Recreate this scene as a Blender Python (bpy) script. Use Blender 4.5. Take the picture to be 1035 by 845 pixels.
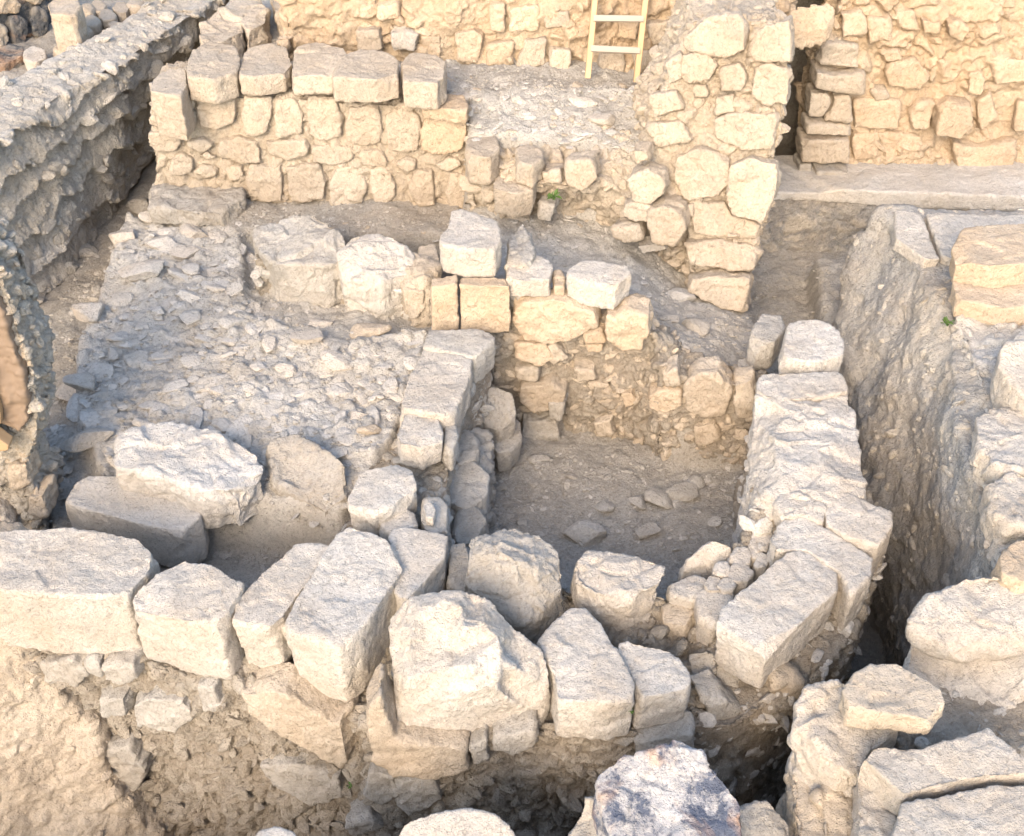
import bpy, bmesh, math, random
import numpy as np
from mathutils import Vector
from mathutils.geometry import delaunay_2d_cdt

for o in list(bpy.data.objects):
    bpy.data.objects.remove(o)
scene = bpy.context.scene
COL = scene.collection
R = math.radians

# ------------------------------------------------------------------ camera, sky, sun, exposure
PITCH, CZ, FPX, CX, CY = R(40), 4.4, 1250.0, 517.5, 422.5
cam_d = bpy.data.cameras.new('camera')
cam_d.sensor_width = 36.0
cam_d.lens = FPX / 1035.0 * 36.0
cam_d.clip_start = 0.05
cam_d.clip_end = 2000
cam = bpy.data.objects.new('camera', cam_d)
COL.objects.link(cam)
cam.location = (0, 0, CZ)
cam.rotation_euler = (R(90) - PITCH, 0, 0)
scene.camera = cam

SUN_EL, SUN_AZ = R(33), R(196)          # azimuth clockwise from +y: behind the camera, a little to the left
w = bpy.data.worlds.new('World')
scene.world = w
w.use_nodes = True
nt = w.node_tree
sky = nt.nodes.new('ShaderNodeTexSky')
sky.sky_type = 'NISHITA'
sky.sun_disc = False
sky.sun_elevation = SUN_EL
sky.sun_rotation = SUN_AZ
sky.air_density = 1.0
sky.dust_density = 2.0
sky.ozone_density = 1.0
bg = nt.nodes['Background']
bg.inputs['Strength'].default_value = 0.15
nt.links.new(sky.outputs[0], bg.inputs['Color'])
sd = bpy.data.lights.new('sun', 'SUN')
sd.energy = 1.2
sd.angle = R(30)
sd.color = (1.0, 0.80, 0.60)
sun = bpy.data.objects.new('sun', sd)
COL.objects.link(sun)
sdir = Vector((math.sin(SUN_AZ) * math.cos(SUN_EL), math.cos(SUN_AZ) * math.cos(SUN_EL), math.sin(SUN_EL)))
sun.rotation_euler = sdir.to_track_quat('Z', 'Y').to_euler()
sun.location = (-2, -4, 6)
vs = scene.view_settings
vs.view_transform = 'Standard'
vs.look = 'None'
vs.exposure = 1.74
vs.gamma = 1
vs.use_curve_mapping = False
scene.render.engine = 'CYCLES'
scene.cycles.max_bounces = 6
scene.cycles.diffuse_bounces = 2

# ------------------------------------------------------------------ picture point -> point of the place
_cp, _sp = math.cos(PITCH), math.sin(PITCH)
def ray(px, py):
    dx = (px - CX) / FPX
    dy = (CY - py) / FPX
    return np.array((dx, _cp + dy * _sp, -_sp + dy * _cp))
def P(px, py, z):
    d = ray(px, py)
    return np.array((0, 0, CZ)) + d * ((z - CZ) / d[2])
def PY(px, py, y):
    d = ray(px, py)
    return np.array((0, 0, CZ)) + d * (y / d[1])

# ------------------------------------------------------------------ numpy noise
def _h(ix, iy, iz, s=0):
    h = (ix.astype(np.int64) * 73856093) ^ (iy.astype(np.int64) * 19349663) ^ (iz.astype(np.int64) * 83492791) ^ (s * 2654435761 & 0x7fffffff)
    h = (h ^ (h >> 13)) * 1274126177 & 0x7fffffff
    h = (h ^ (h >> 16)) * 668265263 & 0x7fffffff
    return ((h >> 8) & 0xffff) / 65535.0
def vnoise(p, s=0):
    i = np.floor(p).astype(np.int64)
    f = p - i
    u = f * f * f * (f * (f * 6 - 15) + 10)
    r = 0
    for dx in (0, 1):
        wx = u[:, 0] if dx else 1 - u[:, 0]
        for dy in (0, 1):
            wy = u[:, 1] if dy else 1 - u[:, 1]
            for dz in (0, 1):
                wz = u[:, 2] if dz else 1 - u[:, 2]
                r = r + wx * wy * wz * _h(i[:, 0] + dx, i[:, 1] + dy, i[:, 2] + dz, s)
    return r * 2 - 1
ROT = np.array(((0.36, 0.48, -0.8), (-0.8, 0.6, 0.0), (0.48, 0.64, 0.6)))
def fbm(p, sc, octv=4, s=0, gain=0.5):
    q = p * sc
    a, r, t = 1.0, 0, 0
    for k in range(octv):
        r = r + a * vnoise(q + 17.3 * k, s + k)
        t += a
        a *= gain
        q = (q @ ROT) * 2.03
    return r / t * 1.6
def ridged(p, sc, octv=3, s=0):
    q = p * sc
    a, r, t = 1.0, 0, 0
    for k in range(octv):
        r = r + a * (1 - np.abs(vnoise(q + 11.1 * k, s + k)) * 2)
        t += a
        a *= 0.5
        q = (q @ ROT) * 2.1
    return r / t
def worley(p, s=0):
    i = np.floor(p).astype(np.int64)
    f1 = np.full(len(p), 9.0)
    f2 = np.full(len(p), 9.0)
    hid = np.zeros(len(p))
    for dx in (-1, 0, 1):
        for dy in (-1, 0, 1):
            for dz in (-1, 0, 1):
                a, b, c = i[:, 0] + dx, i[:, 1] + dy, i[:, 2] + dz
                hx, hy, hz = _h(a, b, c, s + 1), _h(a, b, c, s + 2), _h(a, b, c, s + 3)
                d = np.sqrt((a + hx - p[:, 0]) ** 2 + (b + hy - p[:, 1]) ** 2 + (c + hz - p[:, 2]) ** 2)
                near = d < f1
                f2 = np.where(near, f1, np.minimum(f2, d))
                hid = np.where(near, hx * 0.5 + hy * 0.5, hid)
                f1 = np.where(near, d, f1)
    return f1, f2, hid
def facet(p, sc, s=0):
    """broken-rock steps: every cell is a small plane of its own tilt and height, -1..1"""
    p = p * sc
    i = np.floor(p).astype(np.int64)
    f1 = np.full(len(p), 9.0)
    f2 = np.full(len(p), 9.0)
    val = np.zeros(len(p))
    for dx in (-1, 0, 1):
        for dy in (-1, 0, 1):
            for dz in (-1, 0, 1):
                a, b, c = i[:, 0] + dx, i[:, 1] + dy, i[:, 2] + dz
                ox, oy, oz = a + _h(a, b, c, s + 1) - p[:, 0], b + _h(a, b, c, s + 2) - p[:, 1], c + _h(a, b, c, s + 3) - p[:, 2]
                d = ox * ox + oy * oy + oz * oz
                near = d < f1
                v = (_h(a, b, c, s + 4) - .5) * 0.9 + 1.5 * (ox * (_h(a, b, c, s + 5) - .5) + oy * (_h(a, b, c, s + 6) - .5) + oz * (_h(a, b, c, s + 7) - .5))
                f2 = np.where(near, f1, np.minimum(f2, d))
                val = np.where(near, v, val)
                f1 = np.where(near, d, f1)
    return val * sstep(0.0, 0.12, np.sqrt(f2) - np.sqrt(f1))
def fac(p, sc, s=0):
    w_ = p + 0.25 / sc * np.stack([fbm(p, sc * .9, 2, s + 11), fbm(p, sc * .9, 2, s + 12), fbm(p, sc * .9, 2, s + 13)], 1)
    return facet(w_, sc, s) + 0.45 * facet(w_ + 3.1, sc * 2.6, s + 20)
def sstep(a, b, x):
    t = np.clip((x - a) / (b - a), 0, 1)
    return t * t * (3 - 2 * t)

# ------------------------------------------------------------------ materials
def rock_mat(name, ca, cb, cm=None, pale=None, bump=0.5, fine=1.0, stain=None, rough=0.9, pit=0.35, speck=0.25):
    """ca, cb: the two stone colours; cm: mortar or soil between the stones; stain: a third colour in blotches"""
    m = bpy.data.materials.new(name)
    m.use_nodes = True
    n = m.node_tree
    N, L = n.nodes, n.links
    b = N['Principled BSDF']
    b.inputs['Roughness'].default_value = rough
    b.inputs['Specular IOR Level'].default_value = 0.15
    geo = N.new('ShaderNodeNewGeometry')
    def noise(sc, det=4, ro=0.6, dist=0.0):
        t = N.new('ShaderNodeTexNoise')
        t.inputs['Scale'].default_value = sc
        t.inputs['Detail'].default_value = det
        t.inputs['Roughness'].default_value = ro
        t.inputs['Distortion'].default_value = dist
        L.new(geo.outputs['Position'], t.inputs['Vector'])
        return t
    def ramp(src, lo, hi, a=0.0, c=1.0):
        r = N.new('ShaderNodeMapRange')
        r.inputs[1].default_value, r.inputs[2].default_value = lo, hi
        r.inputs[3].default_value, r.inputs[4].default_value = a, c
        L.new(src, r.inputs[0])
        return r.outputs[0]
    def mix(f, a, c, mode='MIX'):
        x = N.new('ShaderNodeMix')
        x.data_type = 'RGBA'
        x.blend_type = mode
        for sock, v in ((x.inputs[0], f), (x.inputs[6], a), (x.inputs[7], c)):
            if isinstance(v, (tuple, float, int)):
                sock.default_value = (*v, 1) if isinstance(v, tuple) else v
            else:
                L.new(v, sock)
        return x.outputs[2]
    att = N.new('ShaderNodeAttribute')
    att.attribute_name = 'tone'
    mor = N.new('ShaderNodeAttribute')
    mor.attribute_name = 'mortar'
    n1 = noise(5.5, 5, 0.6, 0.4)
    add = N.new('ShaderNodeMath')
    add.operation = 'MULTIPLY_ADD'
    add.inputs[1].default_value = 0.7
    L.new(att.outputs['Fac'], add.inputs[0])
    L.new(ramp(n1.outputs[0], 0.3, 0.7, -0.15, 0.5), add.inputs[2])
    col = mix(add.outputs[0], ca, cb)
    if stain:
        pass
    if cm:
        nm = noise(20, 4, 0.7)
        mm = N.new('ShaderNodeMath')
        mm.operation = 'ADD'
        mm.use_clamp = True
        L.new(mor.outputs['Fac'], mm.inputs[0])
        L.new(ramp(nm.outputs[0], 0.35, 0.75, -0.3, 0.35), mm.inputs[1])
        mb = N.new('ShaderNodeMath')
        mb.operation = 'MULTIPLY'
        mb.use_clamp = True
        L.new(mm.outputs[0], mb.inputs[0])
        mb.inputs[1].default_value = 1.0
        col = mix(mb.outputs[0], col, cm)
    if pale:
        pa = N.new('ShaderNodeAttribute')
        pa.attribute_name = 'pale'
        col = mix(pa.outputs['Fac'], col, pale)
    # weathered grain: pale salt and dark pores
    n2 = noise(60, 5, 0.75)
    col = mix(ramp(n2.outputs[0], 0.42, 0.72, 0, speck), col, tuple(min(1, c * 1.5) for c in ca))
    n3 = noise(38, 6, 0.8, 0.6)
    col = mix(ramp(n3.outputs[0], 0.5, 0.68, 0, pit * 1.4), col, tuple(c * 0.42 for c in cb))
    n4 = noise(1.7, 3, 0.6, 0.5)
    col = mix(ramp(n4.outputs[0], 0.38, 0.68, 0, 0.45), col, (cb[0] * 0.88, cb[1] * 0.78, cb[2] * 0.66))
    n5 = noise(4.3, 6, 0.7, 0.3)
    col = mix(ramp(n5.outputs[0], 0.52, 0.66, 0, 0.38), col, (ca[0] * .60, ca[1] * .62, ca[2] * .64))
    if stain:
        ns = noise(6.0, 8, 0.74, 0.25)
        col = mix(ramp(ns.outputs[0], 0.45, 0.54, 0, .92), col, stain)
        no = noise(3.0, 3, 0.6, 1.0)
        col = mix(ramp(no.outputs[0], 0.55, 0.7, 0, .6), col, (.50, .30, .17))
    n6 = noise(16, 7, 0.8, 0.2)
    col = mix(ramp(n6.outputs[0], 0.55, 0.66, 0, pit * .55), col, tuple(c * 0.62 for c in cb))
    L.new(col, b.inputs['Base Color'])
    nb1 = noise(26, 6, 0.65, 0.3)
    nb2 = noise(110, 5, 0.7)
    nb3 = noise(55, 3, 0.5, 0.5)
    b1 = N.new('ShaderNodeBump')
    b1.inputs['Strength'].default_value = bump
    b1.inputs['Distance'].default_value = 0.022
    L.new(nb1.outputs[0], b1.inputs['Height'])
    b2 = N.new('ShaderNodeBump')
    b2.inputs['Strength'].default_value = min(1, bump * fine)
    b2.inputs['Distance'].default_value = 0.016
    L.new(nb2.outputs[0], b2.inputs['Height'])
    L.new(b1.outputs[0], b2.inputs['Normal'])
    b3 = N.new('ShaderNodeBump')
    b3.inputs['Strength'].default_value = bump
    b3.inputs['Distance'].default_value = 0.012
    L.new(ramp(nb3.outputs[0], 0.55, 0.7, 1.0, 0.0), b3.inputs['Height'])
    L.new(b2.outputs[0], b3.inputs['Normal'])
    L.new(b3.outputs[0], b.inputs['Normal'])
    return m

def plain_mat(name, c, c2, rough=0.7, sc=(6, 6, 60)):
    m = bpy.data.materials.new(name)
    m.use_nodes = True
    n = m.node_tree
    N, L = n.nodes, n.links
    b = N['Principled BSDF']
    b.inputs['Roughness'].default_value = rough
    g = N.new('ShaderNodeTexCoord')
    mp = N.new('ShaderNodeMapping')
    mp.inputs['Scale'].default_value = sc
    L.new(g.outputs['Object'], mp.inputs[0])
    t = N.new('ShaderNodeTexNoise')
    t.inputs['Scale'].default_value = 1
    t.inputs['Detail'].default_value = 5
    L.new(mp.outputs[0], t.inputs['Vector'])
    x = N.new('ShaderNodeMix')
    x.data_type = 'RGBA'
    x.inputs[6].default_value = (*c, 1)
    x.inputs[7].default_value = (*c2, 1)
    L.new(t.outputs[0], x.inputs[0])
    L.new(x.outputs[2], b.inputs['Base Color'])
    bu = N.new('ShaderNodeBump')
    bu.inputs['Strength'].default_value = 0.4
    bu.inputs['Distance'].default_value = 0.004
    L.new(t.outputs[0], bu.inputs['Height'])
    L.new(bu.outputs[0], b.inputs['Normal'])
    return m

M = {}
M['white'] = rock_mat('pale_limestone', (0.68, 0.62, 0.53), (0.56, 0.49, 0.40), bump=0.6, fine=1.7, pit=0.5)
M['tan'] = rock_mat('tan_limestone', (0.58, 0.49, 0.375), (0.46, 0.38, 0.285), cm=(0.45, 0.385, 0.295), bump=0.6, fine=1.4)
M['orange'] = rock_mat('warm_limestone', (0.60, 0.485, 0.35), (0.50, 0.375, 0.25), cm=(0.48, 0.38, 0.265), bump=0.6, fine=1.3)
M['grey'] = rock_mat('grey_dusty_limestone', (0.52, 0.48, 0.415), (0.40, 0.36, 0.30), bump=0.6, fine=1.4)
M['dust'] = rock_mat('dusty_cobble', (0.62, 0.575, 0.505), (0.51, 0.465, 0.395), bump=0.6, fine=1.3)
M['rubble'] = rock_mat('rubble_masonry', (0.50, 0.44, 0.355), (0.38, 0.325, 0.25), cm=(0.34, 0.29, 0.225), bump=0.8, fine=1.6)
M['crag'] = rock_mat('crumbling_mortar', (0.62, 0.57, 0.49), (0.50, 0.45, 0.37), cm=(0.44, 0.39, 0.32), bump=0.8, fine=1.6)
M['earth'] = rock_mat('packed_earth', (0.50, 0.46, 0.395), (0.41, 0.37, 0.31), cm=(0.36, 0.325, 0.27), pale=(0.585, 0.545, 0.475), bump=0.7, fine=1.8, speck=0.4)
M['plaster'] = rock_mat('baulk_section', (0.62, 0.56, 0.465), (0.50, 0.44, 0.355), cm=(0.27, 0.27, 0.265), bump=0.8, fine=1.8)  # grey soil stain, darkened further to put trench shade into the colour
M['mottled'] = rock_mat('lichen_limestone', (0.50, 0.48, 0.45), (0.40, 0.37, 0.34), stain=(0.075, 0.09, 0.125), bump=0.6, pit=0.4)
M['dark'] = rock_mat('sooty_stone', (0.30, 0.27, 0.22), (0.15, 0.145, 0.14), stain=(0.07, 0.075, 0.08), bump=0.6)
M['panel'] = plain_mat('brown_panel', (0.24, 0.17, 0.11), (0.15, 0.105, 0.07), 0.8, (7, 7, 7))
M['wood'] = plain_mat('pine_wood', (0.54, 0.37, 0.20), (0.36, 0.235, 0.12), 0.65, (40, 40, 3))
M['rungwood'] = plain_mat('grey_wood', (0.40, 0.34, 0.27), (0.30, 0.25, 0.19), 0.75, (3, 40, 40))
M['oldwood'] = plain_mat('old_board', (0.40, 0.27, 0.14), (0.29, 0.18, 0.09), 0.75, (5, 40, 5))
M['leaf'] = plain_mat('leaf_green', (0.10, 0.17, 0.035), (0.06, 0.11, 0.02), 0.6, (30, 30, 30))

# ------------------------------------------------------------------ object helpers
def tag(o, label, cat, group=None, kind=None):
    o['label'] = label
    o['category'] = cat
    if group:
        o['group'] = group
    o['kind'] = kind or 'thing'
def empty(name, loc, label, cat, group=None):
    o = bpy.data.objects.new(name, None)
    o.empty_display_size = 0.1
    COL.objects.link(o)
    o.location = loc
    tag(o, label, cat, group)
    return o
def link(name, me, mat, origin, parent=None):
    o = bpy.data.objects.new(name, me)
    COL.objects.link(o)
    me.materials.append(mat)
    if parent:
        o.parent = parent
        o.location = Vector(origin) - parent.location
    else:
        o.location = origin
    return o
JOBS = []
_seed = [0]
def solid(name, verts, faces, mat, parent=None, voxel=0.011, smooth=3, disp=None, cuts=0, cutd=0.06, hull=False):
    """closed rough solid -> raw mesh now; remeshed, weathered and finished in one batch at the end"""
    v = np.array(verts, float)
    lo, hi = v.min(0), v.max(0)
    org = np.array(((lo[0] + hi[0]) / 2, (lo[1] + hi[1]) / 2, lo[2]))
    bm = bmesh.new()
    vv = [bm.verts.new(p - org) for p in v]
    if hull:
        r = bmesh.ops.convex_hull(bm, input=vv)
        junk = [e for e in r['geom_interior'] if isinstance(e, bmesh.types.BMVert)]
        bmesh.ops.delete(bm, geom=junk, context='VERTS')
    else:
        for f in faces:
            bm.faces.new([vv[i] for i in f])
    bmesh.ops.triangulate(bm, faces=bm.faces[:])
    bmesh.ops.recalc_face_normals(bm, faces=bm.faces[:])
    me = bpy.data.meshes.new(name)
    bm.to_mesh(me)
    bm.free()
    o = link(name, me, mat, org, parent)
    _seed[0] += 1
    md = o.modifiers.new('r', 'REMESH')
    md.mode = 'VOXEL'
    md.voxel_size = voxel
    md.use_smooth_shade = True
    if smooth:
        sm = o.modifiers.new('s', 'SMOOTH')
        sm.factor = 0.5
        sm.iterations = smooth
    JOBS.append((o, mat, org, disp or d_block, cuts, cutd, _seed[0]))
    return o

def d_block(p, nrm, s):
    off = s * 3.7
    d = 0.012 * fbm(p + off, 3.2, 2, s % 50) + 0.010 * fac(p + off, 7, s % 40) + 0.0035 * fbm(p + off, 26, 4, 5, 0.7)
    tone = np.full(len(p), (math.sin(s * 12.9898) * 43758.5453) % 1.0)
    return d, tone, None
def d_face(p, nrm, s):
    off = s * 3.7
    d = 0.013 * fbm(p + off, 5, 3, s % 50) + 0.013 * fac(p + off, 9, s % 40) + 0.005 * fbm(p + off, 26, 4, 5, 0.7)
    return d, np.full(len(p), (math.sin(s * 12.9898) * 43758.5453) % 1.0), None
def d_smoothblock(p, nrm, s):
    d, t, m_ = d_block(p, nrm, s)
    return d * 0.7, t, None
def d_boulder(p, nrm, s):
    off = s * 3.7
    d = 0.026 * fbm(p + off, 2.8, 2, s % 50) + 0.026 * fac(p + off, 5.5, s % 40) + 0.005 * fbm(p, 24, 4, 5, 0.7)
    tone = np.full(len(p), (math.sin(s * 12.9898) * 43758.5453) % 1.0)
    return d - 0.006, tone, None
def d_relief(p, nrm, s):
    d = 0.005 * fbm(p, 8, 3, s % 50, 0.6) + 0.014 * fac(p, 7, 3) + 0.003 * fbm(p, 40, 3, 7)
    return d, np.full(len(p), .4), None
def masonry(cx=0.15, cz=0.11, amp=0.035, rough=0.012, erode=0.03):
    def f(p, nrm, s):
        q = p + 0.4 * cx * np.stack([fbm(p, 5, 3, 21), fbm(p, 5, 3, 22), fbm(p, 5, 3, 23)], 1)
        f1, f2, hid = worley(q / np.array((cx, cx, cz)), 3)
        st = sstep(0.03, 0.26, f2 - f1)
        g1, g2, gh = worley(q / np.array((cx, cx, cz)) * 2.7, 8)
        st2 = sstep(0.03, 0.35, g2 - g1)
        soil = sstep(-0.05, 0.3, fbm(p, 2.3, 3, 35))          # stretches where the stones sink in mortar
        big = sstep(0.40, 0.5, hid)
        d = amp * (st * big * (0.25 + 0.9 * hid) + (1 - big) * st2 * 0.6 * gh) * (1 - 0.65 * soil) - amp * 0.6
        d = d + rough * 0.8 * fbm(p, 10, 5, 31, 0.65) + 0.6 * rough * fac(p, 14, 4) + 0.004 * fbm(p, 45, 3, 32) + erode * fbm(p, 2.0, 3, 33)
        tone = np.where(big > 0.5, hid, gh)
        mort = 1 - np.maximum(st * big, 0.75 * st2 * (1 - big) * (gh > 0.45)) * (1 - 0.5 * soil)
        return d, tone, mort
    return f
RUBBLE = []
d_mas = masonry()
d_masfine = masonry(0.11, 0.09, 0.028, 0.014, 0.03)
def d_earth(p, nrm, s):
    g1, g2, gh = worley(p * 14, 4)
    st = sstep(0.1, 0.5, g2 - g1) * (gh > 0.7)
    d = 0.05 * fbm(p, 2.2, 3, 41) + 0.026 * fac(p, 6, 42) + 0.026 * fbm(p, 12, 5, 43, 0.68) + 0.014 * st
    return d, np.clip(0.5 + 0.5 * fbm(p, 5, 3, 44), 0, 1), 0.8 * (1 - st)
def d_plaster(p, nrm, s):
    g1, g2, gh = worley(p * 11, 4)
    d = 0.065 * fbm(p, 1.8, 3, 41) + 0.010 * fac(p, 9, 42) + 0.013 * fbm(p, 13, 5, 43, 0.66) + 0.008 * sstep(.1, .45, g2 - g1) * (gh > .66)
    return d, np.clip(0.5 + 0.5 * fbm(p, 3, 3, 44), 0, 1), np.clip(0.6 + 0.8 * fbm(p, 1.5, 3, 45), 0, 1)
def d_crag(p, nrm, s):
    """layers of mortar, each jutting out at its lower lip"""
    side = sstep(0.75, 0.2, np.abs(nrm[:, 2]))
    n = fbm(p, 1.6, 3, 51)
    t = p[:, 2] / 0.27 + 0.7 * n + 0.22 * fbm(p, 7, 3, 52) + 0.15
    fr = t - np.floor(t)
    lay = (1 - fr) * sstep(0.0, 0.07, fr)
    q = p * np.array((1, 1, .55))
    d = side * (0.10 * lay - 0.04) + 0.016 * fac(p, 7, 5) + 0.016 * fbm(p, 8, 5, 55, 0.65)
    return d, np.clip(0.5 + 0.5 * fbm(p, 6, 3, 56), 0, 1), 0.5 * (1 - lay)

def ring_faces(n):
    f = [tuple(range(n)), tuple(range(2 * n - 1, n - 1, -1))]
    for i in range(n):
        j = (i + 1) % n
        f.append((i, j, n + j, n + i))
    return f
def to3(q, z):
    return P(q[0], q[1], q[2] if len(q) > 2 else z)
def block(name, label, cat, top, z, h, mat='white', taper=0.97, hull=False, group=None, cuts=6, cutd=0.05, disp=None, smooth=3,
          voxel=0.010, lean=(0, 0), parent=None, peak=None):
    """a stone whose upper outline (picture points at height z) is known; sides go down by h"""
    t = [to3(q, z) for q in top]
    c = np.mean(t, 0)
    b = [np.array((c[0] + (q[0] - c[0]) * taper + lean[0], c[1] + (q[1] - c[1]) * taper + lean[1], q[2] - h)) for q in t]
    pts = t + b
    if peak:
        pts = pts + [P(*peak)]
        hull = True
    o = solid(name, pts, ring_faces(len(t)), M[mat], parent, voxel, smooth, disp, cuts, cutd, hull)
    if label:
        tag(o, label, cat, group)
    return o
def relief(name, label, cat, outline, inner, h, mat='white', cuts=0, disp=None, smooth=1, voxel=.01, parent=None, back=.0):
    """a stone whose visible surface is given point by point (picture point + height)"""
    al = outline + inner
    res = delaunay_2d_cdt([Vector((q[0], q[1])) for q in al], [], [tuple(range(len(outline)))], 1, 1e-6)
    t = [P(*q) for q in al]
    n = len(outline)
    zb = min(q[2] for q in t) - .02
    c = np.mean(t[:n], 0)
    b = [np.array((c[0] + (q[0] - c[0]) * .97, c[1] + (q[1] - c[1]) * .97, min(q[2] - h, zb))) for q in t[:n]]
    f = [tuple(x) for x in res[2]] + [tuple(range(len(al) + n - 1, len(al) - 1, -1))]
    for i in range(n):
        j = (i + 1) % n
        f.append((i, j, len(al) + j, len(al) + i))
    o = solid(name, t + b, f, M[mat], parent, voxel, smooth, disp, cuts)
    if label:
        tag(o, label, cat)
    return o
class Face:
    """vertical or battered wall face through two base points"""
    def __init__(s, a, b, lean=0.0):
        s.a = np.array(a)
        d = np.array(b) - s.a
        d[2] = 0
        d /= np.linalg.norm(d)
        s.d = d
        n = np.array((d[1], -d[0], 0.0))
        if n[1] > 0:
            n = -n
        n[2] = lean
        s.n = n / np.linalg.norm(n)
    def pt(s, px, py):
        r = ray(px, py)
        o = np.array((0, 0, CZ))
        t = np.dot(s.a - o, s.n) / np.dot(r, s.n)
        return o + r * t
def facing(face, polys, parent, mat='tan', out=0.03, inn=0.12, voxel=0.011, name='facing_stone', smooth=4):
    for q in polys:
        om = out
        if isinstance(q, dict):
            om = q['out']
            mt = q.get('mat', mat)
            q = q['p']
        else:
            mt = mat
        w_ = [face.pt(*a) for a in q]
        c = np.mean(w_, 0)
        fr = [p_ + face.n * om + (c - p_) * 0.04 for p_ in w_]
        bk = [p_ - face.n * inn for p_ in w_]
        solid(name, fr + bk, ring_faces(len(w_)), M[mt], parent, voxel, smooth, d_face, 4, 0.05)
def core(parent, top, zb, mat='rubble', disp=None, voxel=0.013, bottom=None, smooth=2, name='core', **kw):
    t = [to3(q, 0) for q in top]
    b = [to3(q, zb) - np.array((0, 0, .25)) for q in bottom] if bottom else [np.array((q[0], q[1], zb)) for q in t]
    return solid(name, t + b, ring_faces(len(t)), M[mat], parent, voxel, smooth, disp or d_mas)

# ------------------------------------------------------------------ terrain: one sheet to the horizon
gx = np.concatenate([-4.3 - np.geomspace(0.1, 900, 30)[::-1], np.arange(-4.3, 4.6, 0.0165), 4.6 + np.geomspace(0.1, 900, 30)])
gy = np.concatenate([2.2 - np.geomspace(0.1, 900, 30)[::-1], np.arange(2.2, 10.6, 0.0165), 10.6 + np.geomspace(0.1, 900, 30)])
GX, GY = np.meshgrid(gx, gy)
GZ = np.full(GX.shape, 0.35)
GR = np.full(GX.shape, 0.3)       # how stony the surface is
def raster(pts, rub=None):
    """pts: world (x,y,z) triples of a polygon, heights interpolated inside"""
    res = delaunay_2d_cdt([Vector((p[0], p[1])) for p in pts], [], [tuple(range(len(pts)))], 1, 1e-6)
    vo, tri = res[0], res[2]
    zz = []
    for v_ in vo:
        zz.append(min(pts, key=lambda p: (p[0] - v_.x) ** 2 + (p[1] - v_.y) ** 2)[2])
    for t in tri:
        for k in range(1, len(t) - 1):
            a, b, c = t[0], t[k], t[k + 1]
            ax, ay, bx, by, cx, cy = vo[a].x, vo[a].y, vo[b].x, vo[b].y, vo[c].x, vo[c].y
            det = (by - cy) * (ax - cx) + (cx - bx) * (ay - cy)
            if abs(det) < 1e-9:
                continue
            i0, i1 = np.searchsorted(gy, [min(ay, by, cy), max(ay, by, cy)])
            j0, j1 = np.searchsorted(gx, [min(ax, bx, cx), max(ax, bx, cx)])
            X, Y = GX[i0:i1, j0:j1], GY[i0:i1, j0:j1]
            u = ((by - cy) * (X - cx) + (cx - bx) * (Y - cy)) / det
            v = ((cy - ay) * (X - cx) + (ax - cx) * (Y - cy)) / det
            w_ = 1 - u - v
            msk = (u >= -1e-6) & (v >= -1e-6) & (w_ >= -1e-6)
            GZ[i0:i1, j0:j1][msk] = (u * zz[a] + v * zz[b] + w_ * zz[c])[msk]
            if rub is not None:
                GR[i0:i1, j0:j1][msk] = rub
def patch(pxs, rub=None):
    raster([tuple(P(*q)) for q in pxs], rub)
def wpoly(pts, z, rub=None):
    raster([(x, y, z) for x, y in pts], rub)
wpoly([(-8, -8), (8, -8), (8, 2.3), (-8, 2.3)], -0.25, 0.3)  # unseen near ground, height set for the shadow on the front wall
wpoly([(-8, -8), (-1.6, -8), (-1.6, 2.6), (-8, 2.6)], -0.75, 0.3)  # unseen left part, set lower so sun reaches the front wall
wpoly([(-4.6, 3.6), (2.7, 3.6), (2.9, 8.9), (-2.4, 10.3), (-3.2, 10.3), (-3.36, 9.5), (-3.46, 8.5), (-3.58, 7.6), (-3.78, 7.0), (-4.3, 6.0)], -0.7, 0.3)
wpoly([(-4.3, 2.3), (2.5, 2.3), (2.5, 4.1), (-4.3, 4.4)], -1.95, 0.5)
wpoly([(1.3, 3.2), (2.7, 3.2), (2.75, 6.7), (1.5, 6.7)], -1.6, 0.4)
wpoly([(2.4, 3.0), (6, 3.0), (6, 7.3), (2.4, 7.2)], -.4)
wpoly([(1.5, 6.7), (2.5, 6.7), (2.5, 7.0), (6, 7.1), (6, 9.15), (1.4, 9.15)], -0.95, 0.5)
raster([(1.5, 5.7, -1.6), (2.8, 5.7, -1.6), (2.8, 7.2, -.95), (1.5, 7.2, -.95)], .5)
wpoly([(1.9, 8.5), (2.6, 8.5), (2.6, 10.4), (1.9, 10.4)], -0.9, 0.2)
patch([(470, 425, -.98), (760, 440, -.98), (770, 600, -1.0), (480, 620, -1.0)], 0.42)                                   # pit floor
patch([(150, 560, -.72), (200, 495, -.70), (330, 500, -.72), (370, 600, -.72), (150, 600, -.75)], 0.5)               # alcove floor
patch([(40, 470, -.55), (40, 430, -.65), (110, 430, -.45), (110, 520, -.6), (50, 540, -.6)], 0.6)
patch([(108, 262, -.30), (125, 213, -.22), (240, 215, -.20), (450, 300, -.22), (435, 345, -.22), (400, 440, -.20), (345, 520, -.32), (265, 505, -.34),
       (112, 505, -.40), (84, 445, -.42), (72, 400, -.42), (76, 345, -.40), (96, 300, -.34)], 1.0)                                                       # cobbled platform
patch([(150, 205, -.22), (160, 175, -.2), (470, 190, -.2), (470, 240, -.2), (240, 235, -.22)], 0.2)
patch([(470, 200, -.1), (560, 200, -.1), (640, 230, -.24), (700, 275, -.50), (760, 318, -.55), (775, 340, -.55), (765, 400, -.40), (690, 390, -.36),
       (650, 330, -.22), (540, 290, -.14), (480, 280, -.10)], 0.6)                                                       # soil behind the pit
wpoly([(-2.35, 8.35), (1.7, 8.0), (1.7, 9.2), (-2.35, 10.4)], 0.52, 0.5)                                                     # upper terrace
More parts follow.
